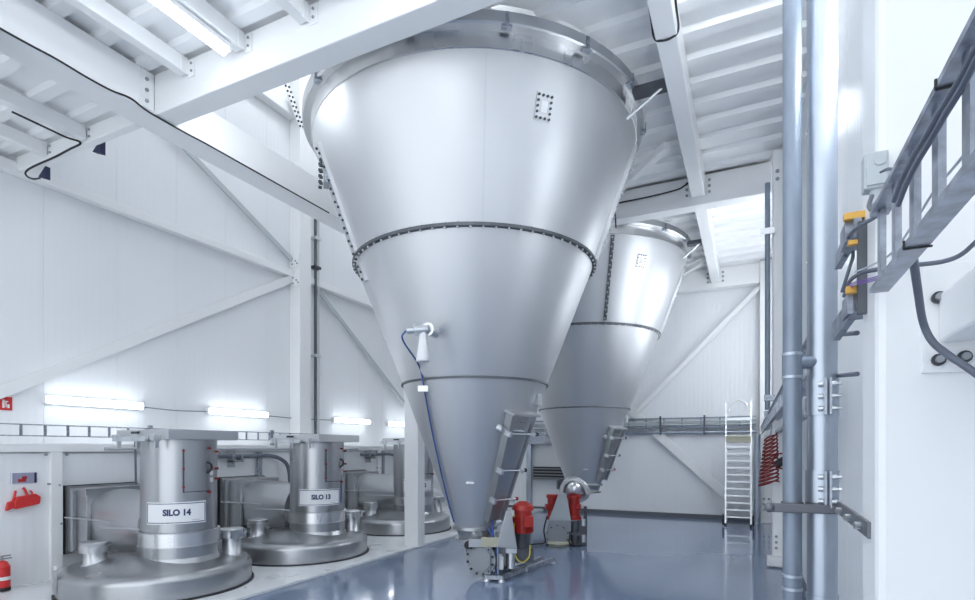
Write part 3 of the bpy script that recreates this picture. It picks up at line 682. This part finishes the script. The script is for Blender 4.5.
# ------------------------------------------------------------------ left wall: ladder tray, conduits, signs, brush set
def ladder_tray(label, pts_of, s0, s1, step, up, depth, mat='galvanised', name='cable_ladder', rail=(.02, .05), group='cable ladders'):
    """pts_of(s) -> lower rail point; up = vector lower->upper rail; depth = vector of rail width"""
    t = thing(name, label, 'cable tray', pts_of(s0), group); up, depth = Vector(up), Vector(depth)
    a, b_ = pts_of(s0), pts_of(s1)
    for k in (0, 1): obj('side_rail', MB().bar(a+up*k, b_+up*k, rail[0], depth.length, up=depth), mat, t)
    n = int((s1-s0)/step)
    for i in range(n+1):
        p = pts_of(s0 + (i+.3)*step)
        if (s0+(i+.3)*step) < s1: obj('rung', MB().bar(p, p+up, .028, rail[0], up=depth), mat, t)
    return t
ladder_tray('narrow grey cable ladder along the left wall above the capping rail', lambda s: Vector((XS-.02, s, H+.16)), 2.2, 9.6, .25, (0,0,.135), (.05,0,0), 'galvanised', rail=(.012,.03))
for y in (5.05, 7.3):
    one('tray_support', MB().box(XS-.03, XS+.02, y, y+.05, H+.07, H+.34), 'galvanised', 'grey upright bracket holding the left cable ladder %s' % ('beside the tank lettered SILO 14' if y < 6 else 'between two tanks'), 'bracket', 'tray brackets')
cable('thin straight conduit just below the capping rail behind the tanks', [(XS+.10, yy, H+.005) for yy in (4.4, 7, 9.6)], .018, 'cable_light', 'pipes on the service wall', name='conduit_pipe', cat='pipe')
for y in (6.1, 9.7):
    p0 = Vector((XS+.12, y, H-.12))
    cable('dark pipe bending down behind the %s' % {6.1: 'middle dome tank', 9.7: 'farthest dome tank'}[y], [p0, p0+Vector((0,.6,0)), p0+Vector((0,1.05,0)), p0+Vector((.03,1.3,-.07)), p0+Vector((.05,1.45,-.25)), p0+Vector((.05,1.5,-.75))], .035, 'cable_grey', 'pipes on the service wall', name='conduit_pipe', cat='pipe')
    c_ = one('pipe_hanger', MB().box(XS+.03, XS+.17, y+.25, y+.28, H-.30, H-.02).box(XS+.03, XS+.17, y+.25, y+.45, H-.22, H-.19).box(XS+.03, XS+.17, y+.42, y+.45, H-.22, H-.10), 'grey_plate', 'grey strap hanger on the pipe behind the %s tank' % {6.1: 'middle', 9.7: 'farthest'}[y], 'bracket', 'pipe hangers')
    one('tray_support', MB().box(XS+.031, XS+.075, y+.85, y+.93, .9, H-.045), 'galvanised', 'galvanised upright channel behind the %s tank' % {6.1: 'middle', 9.7: 'farthest'}[y], 'bracket', 'upright channels')
for yy, lab in ((6.35, 'thin blue cable dropping beside the tank lettered SILO 13'), ):
    cable(lab, [W(337, 449, d=8.4), W(340, 455, d=8.4), W(341, 475, d=8.4), W(341, 500, d=8.4), W(338, 507, d=8.4)], .008, 'blue_hose')
cable('thin grey conduit hanging left of the tank lettered SILO 14', [W(135, 441, X=XS+.1), W(135.5, 460, X=XS+.1), W(136, 492, X=XS+.1)], .014, 'cable_grey', 'pipes on the service wall', name='conduit_pipe', cat='pipe')

# conduit pair beside the left column
for x, lab, mt, rr in ((315.5, 'dark vertical conduit beside the tall left column', 'steel_dark', .032), (318.5, 'bright vertical conduit beside the tall left column', 'bolt_zinc', .022)):
    p = W(x, 300, X=XL+.16)
    t = thing('conduit_pipe', lab, 'pipe', (p.x, p.y, H), 'conduits on the left wall')
    obj('tube', MB().cyl((p.x, p.y, H+.05), (p.x, p.y, H+5.6), rr, n=12), mt, t)
    if mt == 'steel_dark':
        for yy in (239, 268, 356):
            q = W(317, yy, X=XL+.16); obj('pipe_clamp', MB().box(p.x-.1, p.x+.06, p.y-.06, p.y+.12, q.z-.03, q.z+.03), 'bolt_dark' if yy == 268 else 'aluminium', t)

# fire sign, picture sign, brush and dustpan, extinguisher
def sign(label, p, w, h, mat, cat='sign', name='wall_sign', nx=1):
    return one(name, MB().box(p.x, p.x+.012, p.y-w/2, p.y+w/2, p.z-h/2, p.z+h/2), mat, label, cat)
p = W(5, 403.5, X=XL+.002); t = thing('wall_sign', 'small red fire extinguisher sign on the left wall', 'sign', p)
obj('board', MB().box(p.x, p.x+.012, p.y-.075, p.y+.075, p.z-.09, p.z+.09), 'red_plastic', t)
obj('pictogram', MB().box(p.x+.012, p.x+.014, p.y-.035, p.y-.01, p.z-.06, p.z+.05).box(p.x+.012, p.x+.014, p.y+.0, p.y+.012, p.z-.05, p.z+.02).box(p.x+.012, p.x+.014, p.y-.02, p.y+.03, p.z+.02, p.z+.035).box(p.x+.012, p.x+.014, p.y+.02, p.y+.045, p.z-.06, p.z-.01), 'sign_white', t)
p = W(23.5, 478, X=XS+.002); t = thing('wall_sign', 'small picture card above the red dustpan', 'sign', p)
obj('board', MB().box(p.x, p.x+.01, p.y-.13, p.y+.13, p.z-.062, p.z+.062), 'picture_mauve', t)
obj('pictogram', MB().box(p.x+.01, p.x+.012, p.y-.06, p.y+.02, p.z-.045, p.z-.01).box(p.x+.01, p.x+.012, p.y-.02, p.y+.03, p.z-.01, p.z+.02), 'red_paint', t)
obj('edge_strip', MB().box(p.x+.01, p.x+.012, p.y+.105, p.y+.13, p.z-.062, p.z+.062), 'dark_blue', t)
obj('edge_strip', MB().box(p.x+.01, p.x+.012, p.y-.13, p.y-.115, p.z-.062, p.z+.062), 'sign_white', t)
p = W(24, 500, X=XS+.004)
t = thing('dustpan', 'red dustpan hanging on the low white wall', 'dustpan', p, 'cleaning set')
V = lambda dx, dy, dz: p + Vector((dx, dy, dz))
obj('pan', MB().prism([V(0,-.11,-.10), V(0,.14,-.055), V(0,.15,.03), V(0,.10,.07), V(0,-.09,.045), V(0,-.12,-.02)], (.06,0,0)), 'red_plastic', t, bevel=.012)
obj('handle', MB().tube(smooth_path([V(.03,.02,.05), V(.03,.0,.11), V(.02,-.02,.15)]), .014), 'red_plastic', t)
obj('handle', MB().tube(smooth_path([V(.03,.07,.05), V(.03,.065,.09), V(.02,.05,.11)]), .010), 'red_plastic', t)
p = W(9.5, 502, X=XS+.004)
t = thing('hand_brush', 'red hand brush hanging left of the dustpan', 'brush', p, 'cleaning set')
obj('brush_head', MB().prism([V(0,-.05,-.10), V(0,.03,-.07), V(0,.04,.02), V(0,-.03,.0)], (.05,0,0)), 'red_plastic', t, bevel=.01)
obj('handle', MB().tube(smooth_path([V(.02,.02,.0), V(.02,.04,.07), V(.02,.05,.13)]), .013), 'red_plastic', t)
p = W(2, 500, X=XS+.1); p = Vector((XS+.14, W(2, 500, X=XS+.14).y, 0))
t = thing('fire_extinguisher', 'red fire extinguisher cut by the left edge of the photo', 'extinguisher', (p.x, p.y, 0))
zt = W(4, 562, X=p.x).z; zb = W(4, 590, X=p.x).z
obj('cylinder', MB().lathe([(.01, zb), (.07, zb+.01), (.075, zb+.03), (.075, zt-.05), (.05, zt), (.02, zt+.02), (.01, zt+.02)], (p.x, p.y, 0), 20), 'red_plastic', t)
obj('collar_label', MB().lathe([(.0765, zb+.12), (.0765, zb+.16)], (p.x, p.y, 0), 20), 'sign_white', t)
obj('base_skirt', MB().lathe([(.077, zb), (.077, zb+.04)], (p.x, p.y, 0), 20), 'black', t)
obj('valve_lever', MB().box(p.x-.01, p.x+.01, p.y-.03, p.y+.09, zt+.03, zt+.045).box(p.x-.01, p.x+.01, p.y-.03, p.y+.08, zt+.06, zt+.075).cyl((p.x, p.y, zt), (p.x, p.y, zt+.06), .014, n=8), 'grey_plate', t)
obj('wall_bracket', MB().box(XS+.03, p.x, p.y-.03, p.y+.03, zb+.1, zb+.2), 'grey_plate', t)

# ------------------------------------------------------------------ back wall: cable ladder, pipe, vent, ladder
ladder_tray('grey cable ladder along the back wall behind the step ladder', lambda s: Vector((s, YB-.14, H+.52)), -6.2, .15, .42, (0,0,.22), (0,.10,0), 'pipe_dull', rail=(.03,.06))
m = MB(); 
for dz, rr in ((.06, .02), (.10, .018), (.14, .024)): m.cyl((-6.2, YB-.14, H+.52+dz), (.15, YB-.14, H+.52+dz), rr, n=8)
one('cable_bundle', m, 'box_grey', 'bundle of grey cables lying in the back wall ladder', 'cable')
cable('straight pipe below the back wall cable ladder', [(-6.2, YB-.12, H+.40), (-3, YB-.12, H+.40), (.15, YB-.12, H+.40)], .035, 'galvanised_pipe', 'pipes on the back wall', name='wall_pipe', cat='pipe')
for x, lab in ((-1.95, 'upright strap on the back wall ladder next to the rear silo'), (-.95, 'upright strap on the back wall ladder left of the step ladder')):
    one('tray_support', MB().box(x-.02, x+.02, YB-.21, YB-.165, H+.34, H+.80), 'steel_dark', lab, 'bracket', 'tray brackets')
p = W(540, 437, Y=YB-.5)
t = thing('cable_tray_end', 'short open tray end seen between the two silos', 'cable tray', p, 'cable ladders')
obj('tray_floor', MB().box(p.x-.45, p.x+.25, p.y-.25, p.y+.47, p.z-.18, p.z-.14), 'galvanised', t)
obj('tray_side', MB().box(p.x-.45, p.x+.25, p.y-.26, p.y-.25, p.z-.18, p.z+.04), 'galvanised', t)
obj('guard_rail', MB().cyl((p.x-.4, p.y-.2, p.z+.22), (p.x+.2, p.y-.2, p.z+.22), .012, n=8).cyl((p.x-.1, p.y-.2, p.z-.14), (p.x-.1, p.y-.2, p.z+.22), .012, n=8).cyl((p.x+.2, p.y-.2, p.z-.14), (p.x+.2, p.y-.2, p.z+.22), .012, n=8), 'aluminium', t)
p = W(548, 473, Y=YB-.25)
t = thing('wall_vent', 'dark louvred box low on the back wall left of the rear silo', 'vent', p)
obj('frame', MB().box(p.x-.42, p.x+.5, p.y, p.y+.21, p.z-.16, p.z+.16), 'black', t)
for k in range(4): obj('slat', MB().box(p.x-.40, p.x+.48, p.y-.03, p.y, p.z-.14+.08*k, p.z-.12+.08*k), 'grey_plate', t)
obj('shelf_lip', MB().box(p.x-.46, p.x+.5, p.y-.05, p.y+.21, p.z-.19, p.z-.16), 'grey_plate', t)
p = W(508, 500, Y=YB-.12)
one('wall_post', MB().box(p.x+.55, p.x+.68, p.y-.02, p.y+.08, 0, H+.5), 'galvanised_pipe', 'thin grey upright on the back wall between the silos', 'post')
# warehouse step ladder
fl, fr_ = W(725.5, 526, Z=0), W(751, 526, Z=0)
t = thing('step_ladder', 'tall aluminium step ladder on wheels standing at the back wall', 'ladder', (fl.x, fl.y, 0))
ld = Vector((fr_.x-fl.x, 0, 0)); lw = ld.length; ux = Vector((1,0,0)); base = Vector((fl.x, fl.y, 0)); lean = .30
LS = lambda s, z, off=0: base + ux*(lw*s) + Vector((0, lean*z/2.6+off, z))
for s in (0, 1):
    obj('stile', MB().bar(LS(s, .02), LS(s, 2.66), .03, .065, up=(0,1,0)), 'aluminium', t)
    obj('rear_leg', MB().bar(LS(s, .02, .75), LS(s, 1.95, .18), .03, .05, up=(0,1,0)), 'aluminium', t)
    obj('wheel', MB().cyl(LS(s, .14, -.02)+ux*(.03 if s else -.06), LS(s, .14, -.02)+ux*(.06 if s else -.03), .12, n=20), 'black', t)
    obj('foot', MB().bar(LS(s, 0), LS(s, .06), .05, .08, up=(0,1,0)), 'black', t)
for k in range(12):
    z = .20 + .15*k; obj('tread', MB().box(base.x+.015, base.x+lw-.015, base.y+lean*z/2.6-.03, base.y+lean*z/2.6+.09, z-.015, z+.015), 'aluminium', t)
    z += .10; obj('rear_rung', MB().cyl(LS(0, z, .75-.3*z), LS(1, z, .75-.3*z), .012, n=8), 'aluminium', t)
obj('platform', MB().box(base.x, base.x+lw, base.y+.15, base.y+.55, 1.90, 1.94), 'cream_plate', t)
obj('toe_board', MB().box(base.x, base.x+lw, base.y+.17, base.y+.19, 1.80, 1.90), 'cream_plate', t)
obj('top_rail', MB().box(base.x, base.x+lw, base.y+.22, base.y+.25, 2.27, 2.33), 'aluminium', t)
obj('hoop_handle', MB().tube(smooth_path([LS(.12, 2.50), LS(.2, 2.63), LS(.5, 2.71), LS(.8, 2.63), LS(.88, 2.50)]), .016), 'aluminium', t)
for s in (0, 1): obj('top_hook', MB().bar(LS(s, 2.66), LS(s, 2.66)+Vector((.04 if s else -.04, 0, .04)), .03, .03), 'aluminium', t)

# ------------------------------------------------------------------ right wall
# receding cable ladder and pipes
XT = .27
def right_ladder(y0, y1, label, step, mat):
    return ladder_tray(label, lambda s: Vector((XT-.0245, s, H+.332)), y0, y1, step, (0,0,.16), (.033,0,0), mat, rail=(.010,.033))
right_ladder(.45, 1.39, 'near end of the galvanised cable ladder at the right edge of the photo', .125, 'galvanised')
right_ladder(2.7, 13.6, 'galvanised cable ladder receding along the right wall behind the pipes', .30, 'galvanised')
for y, z, k in ((.93, .492, 0), (1.10, .332, 1)):       # black ties round the rails
    one('cable_tie', MB().bar((.227, y, H+z-.007), (.265, y, H+z-.007), .003, .003).bar((.2275, y, H+z-.007), (.2275, y, H+z+.007), .003, .003), 'black', 'black tie round the %s rail of the near cable ladder' % ('upper', 'lower')[k], 'cable tie', 'cable ties')
for r_, x, z, lab in ((.042, .36, .44, 'upper galvanised pipe running along the right wall to the corner'), (.034, .36, .24, 'lower galvanised pipe running along the right wall to the corner')):
    cable(lab, [(x, y, H+z) for y in (4.2, 7, 10, 13.6)], r_, 'galvanised_pipe', 'pipes on the right wall', name='wall_pipe', cat='pipe')
for py, px0, lab in ((374, 857, 'thin grey rod stub left of the near column, lower one'), (333, 857, 'thin grey rod stub left of the near column, upper one')):
    a, b_ = W(835, py+2, Y=2.6), W(px0, py, Y=2.1)
    one('rod_stub', MB().cyl(a, b_, .008, n=10), 'cable_grey', lab, 'rod', 'rod stubs')
# vertical pipes
def vpipe(px, y, r, mat, label):
    p = W(px, 449, Y=y); t = thing('vertical_pipe', label, 'pipe', (p.x, p.y, 0), 'vertical pipes by the near column')
    obj('tube', MB().cyl((p.x, p.y, .0), (p.x, p.y, ZC), r, n=32), mat, t); return t, p
Y1_ = 2.40
t1, p1 = vpipe(792.3, Y1_, .033, 'pipe_dull', 'slim dull grey vertical pipe left of the bright pipe')
zz = lambda py, p: W(800, py, Y=p.y).z
for py in (354, 377, 576, 589):
    z = zz(py, p1); obj('pipe_joint', MB().lathe([(.033, z-.006), (.036, z-.005), (.036, z+.005), (.033, z+.006)], (p1.x, p1.y, 0), 32), 'galvanised_pipe', t1)
z = zz(365, p1); obj('branch_tee', MB().lathe([(.033, z-.05), (.035, z-.05), (.035, z+.045), (.033, z+.045)], (p1.x, p1.y, 0), 32).cyl((p1.x, p1.y, z+.01), (p1.x+.09, p1.y+.02, z+.01), .024, n=20), 'pipe_dull', t1)
t2, p2 = vpipe(822, 2.44, .051, 'galvanised_pipe', 'bright galvanised vertical pipe with bolted clamp shells')
def coupler(py0, py1):
    z0, z1 = sorted((zz(py0, p2), zz(py1, p2)))
    F = Vector((-p2.x, -p2.y, 0)).normalized(); Rr = Vector((-F.y, F.x, 0)); c = Vector((p2.x, p2.y, 0))
    sh = obj('clamp_shell', MB().lathe([(.051, z0), (.056, z0), (.056, z1), (.051, z1)], c, 40), 'galvanised_pipe', t2)
    for s in (0, 1):
        q = c + F*.055 + Rr*(.012+.016*s) + Vector((0,0,(z0+z1)/2)); obj('clamp_lip', MB().obox(q, Rr*.004, F*.02, (0,0,(z1-z0)/2)), 'galvanised', sh)
    n = 3
    for i in range(n):
        z = z0+(z1-z0)*(i+.5)/n; q = c+F*.064+Vector((0,0,z))
        obj('clamp_bolt', MB().cyl(q-Rr*.012, q+Rr*.004, .010, n=10), 'bolt_zinc', sh)
        obj('clamp_bolt', MB().cyl(q+Rr*.032, q+Rr*.046, .011, n=6).cyl(q+Rr*.028, q+Rr*.062, .006, n=8), 'bolt_zinc', sh)
coupler(381, 416); coupler(470, 505)
for py in (98, 297): pass
z = zz(594, p2); obj('pipe_joint', MB().lathe([(.051, z-.01), (.055, z-.009), (.055, z+.009), (.051, z+.01)], (p2.x, p2.y, 0), 32), 'galvanised_pipe', t2)
# bracket that ties the pipes to the column
zb = H - .222
t = thing('pipe_bracket', 'dark grey strap bracket tying both vertical pipes to the near column', 'bracket', (p2.x, p2.y, zb))
obj('cross_bar', MB().bar((p1.x-.075, p1.y-.045, zb), (p2.x+.06, p2.y-.065, zb), .018, .034), 'bracket_grey', t, bevel=.004)
for p, r in ((p1, .034), (p2, .052)):
    obj('pipe_strap', MB().lathe([(r, zb-.02), (r+.005, zb-.02), (r+.005, zb+.02), (r, zb+.02)], (p.x, p.y, 0), 32), 'bracket_grey', t)
obj('bar_end', MB().sphere((p1.x-.078, p1.y-.045, zb), .02, 10), 'bracket_grey', t)
e0, e1 = Vector((p2.x+.045, p2.y-.03, zb+.01)), Vector((.296, 1.80, zb))
obj('strap_arm', MB().bar(e0, e1, .010, .045), 'bracket_grey', t, bevel=.002)
for k in (.25, .55, .85):
    q = e0.lerp(e1, k); obj('strap_bolt', MB().cyl(q-Vector((.004,.0,0)), q-Vector((.022,.004,0)), .011, n=8), 'bolt_zinc', t)
# conduit on the rear wall column
p = W(767.5, 300, Y=8.66); t = thing('conduit_pipe', 'vertical grey conduit with clamp on the rear right column', 'pipe', (p.x, p.y, H), 'conduits on the right wall')
obj('tube', MB().cyl((p.x, p.y, H+.55), (p.x, p.y, ZB-.02), .034, n=12), 'pipe_dull', t)
for py in (232, 398, 414):
    q = W(766, py, Y=8.66); obj('pipe_clamp', MB().box(p.x-.09 if py < 300 else p.x-.045, p.x+.09, p.y-.05, p.y+.055, q.z-.04, q.z+.04), 'aluminium' if py < 300 else 'galvanised', t)
# red coiled air hose
c = W(771, 434, Y=8.3); pts = []
TURN = 13; n = TURN*16
for i in range(n+1):
    k = i/n; a = 2*pi*TURN*k; R = .075 + .05*k
    pts.append((c.x - .03*k + R*cos(a), c.y + R*sin(a)*.8, c.z - .02 - .66*k + .05*cos(a+.6)))
t = thing('coiled_hose', 'red coiled air hose hanging from the right wall ladder', 'hose', c)
obj('coil', MB().tube(pts, .011, 6), 'dark_red', t)
m = [(c.x+.12+.10*cos(2*pi*k/20), c.y-.05+.03*k/40, c.z-.36+.10*sin(2*pi*k/20)) for k in range(41)]
obj('loop', MB().tube(m, .012, 6), 'dark_red', t)
obj('connector', MB().cyl((c.x+.06, c.y-.05, c.z-.42), (c.x+.16, c.y-.06, c.z-.34), .05, n=12), 'black', t)
obj('hook', MB().cyl((c.x, c.y, c.z-.03), (c.x, c.y, c.z+.10), .012, n=8), 'galvanised', t)
# grey floor pipe next to the corner
q = W(757, 449, Y=13.55); one('corner_pipe', MB().cyl((q.x, q.y, 0), (q.x, q.y, H+.32), .07, n=20), 'galvanised_pipe', 'short wide grey pipe standing in the far right corner', 'pipe')

# junction box, brackets with orange caps, loose cables round the near ladder
NB = NY-.002
p = W(873, 177, Y=NB)
t = thing('junction_box', 'small grey junction box on the corner of the near column', 'junction box', p)
obj('box_body', MB().obox(p+Vector((.0,-.022,0)), (.026,0,0), (0,.022,0), (0,0,.046)), 'box_grey', t, bevel=.004)
obj('box_lid', MB().obox(p+Vector((.0,-.047,0)), (.022,0,0), (0,.003,0), (0,0,.040)), 'box_grey', t, bevel=.002)
obj('lid_boss', MB().cyl(p+Vector((.006,-.05,.018)), p+Vector((.006,-.054,.018)), .012, n=16), 'box_grey', t)
obj('cable_gland', MB().cyl(p+Vector((.004,-.02,-.046)), p+Vector((.004,-.02,-.08)), .016, n=12), 'box_grey', t)
obj('cable_gland', MB().cyl(p+Vector((.026,-.02,-.01)), p+Vector((.045,-.02,-.01)), .010, n=10), 'box_grey', t)
def capped(label, pa, pb, w=.05):
    t = thing('strut_bracket', label, 'bracket', pa, 'strut brackets with orange caps')
    pa, pb = Vector(pa), Vector(pb)
    obj('channel', MB().bar(pa, pb, w, .03), 'steel_dark', t); return t
# two stacked arms standing off the far side of the column
for (px, py, lab) in ((854, 217, 'upper dark strut bracket with an orange end cap left of the near column'), (856, 290, 'lower dark strut bracket with an orange end cap left of the near column')):
    a = W(px, py, Y=1.90); t = thing('strut_bracket', lab, 'bracket', a, 'strut brackets with orange caps')
    obj('channel', MB().obox(a+Vector((.03,.06,-.035)), (.05,0,0), (0,.05,0), (0,0,.03)), 'galvanised', t)
    obj('orange_cap', MB().obox(a+Vector((.0,-.005,0)), (.026,0,0), (0,.012,0), (0,0,.0105)), 'orange', t, bevel=.003)
a, b_ = W(862, 222, Y=1.86), W(862, 314, Y=1.86)
one('strut_bracket', MB().bar(a, b_, .022, .02, up=(0,1,0)), 'steel_dark', 'dark upright strut between the two orange end caps', 'bracket', 'strut brackets with orange caps')
cap = W(853, 243, Y=1.86); one('end_cap', MB().obox(cap, (.012,0,0), (0,.01,0), (0,0,.006)), 'orange', 'small orange cap between the two larger orange caps', 'cap')
one('rail_piece', MB().bar(W(838, 262, Y=2.15), W(858, 226, Y=1.88), .02, .05), 'galvanised', 'short piece of galvanised rail behind the dark strut, upper one', 'rail', 'rail pieces')
one('rail_piece', MB().bar(W(836, 332, Y=2.15), W(857, 302, Y=1.9), .02, .06), 'galvanised', 'short piece of galvanised rail behind the dark strut, lower one', 'rail', 'rail pieces')
def pxcable(label, pts, r, mat, n=8): return cable(label, [W(px, py, d=d) for px, py, d in pts], r, mat, 'cables on the near ladder', n)
pxcable('thick grey cable hanging in a bow in front of the near column', [(912, 250, 1.13), (914, 264, 1.15), (918, 292, 1.22), (923, 322, 1.28), (932, 341, 1.28), (947, 354, 1.26), (965, 366, 1.22), (985, 380, 1.18)], .0082, 'cable_grey')
pxcable('grey cable passing under the lower ladder rail and curving up to the right edge', [(844, 296, 1.75), (850, 281, 1.62), (862, 273, 1.45), (880, 269, 1.36), (905, 265.5, 1.33), (925, 264, 1.32), (945, 261, 1.3), (962, 254, 1.27), (980, 238, 1.22)], .0055, 'cable_grey')
for k, (dx, lab) in enumerate(((0, 'dark cable tied along the underside of the upper ladder rail'), (4.5, 'second dark cable tied beside the first under the upper ladder rail'))):
    cable(lab, [W(px+dx, py+dx*.9, X=.231-.001*k) for px, py in ((992, 21), (974, 52), (957, 84), (940, 112), (925, 138), (912, 160), (902, 180), (894, 201))], .0042, 'cable_grey', 'cables on the near ladder')
pxcable('dark cable looping from the junction box over the ladder to the orange caps', [(872, 196, 1.38), (869, 206, 1.36), (874, 211, 1.3), (886, 207, 1.2), (893, 203, 1.12), (886, 210, 1.2), (872, 219, 1.35), (858, 227, 1.5), (849, 236, 1.6), (844, 246, 1.68), (846, 256, 1.72)], .0052, 'cable_grey')
pxcable('grey cable sagging between the orange capped brackets', [(852, 243, 1.72), (853, 256, 1.72), (850, 266, 1.72), (847, 276, 1.72), (842, 292, 1.75)], .005, 'cable_grey')
pxcable('short grey lead from the junction box to the upper ladder rail', [(881, 172, 1.36), (888, 169, 1.3), (896, 170, 1.2), (902, 172, 1.12)], .0035, 'cable_grey')
pxcable('thin pale wire strung along the lower ladder rail', [(985, 128, .72), (960, 160, .8), (935, 190, .9), (915, 221, 1.0), (893, 252, 1.12), (870, 266, 1.3), (855, 272, 1.5)], .0022, 'cable_light')
for i, lab in enumerate(('upper', 'middle', 'lower')):
    pxcable('thin violet wire beside the lower orange cap, %s one' % lab, [(848, 285+1.6*i, 1.62), (858, 281+1.6*i, 1.5), (868, 279+1.6*i, 1.38), (878, 276+1.6*i, 1.25)], .0014, 'cable_violet', 5)
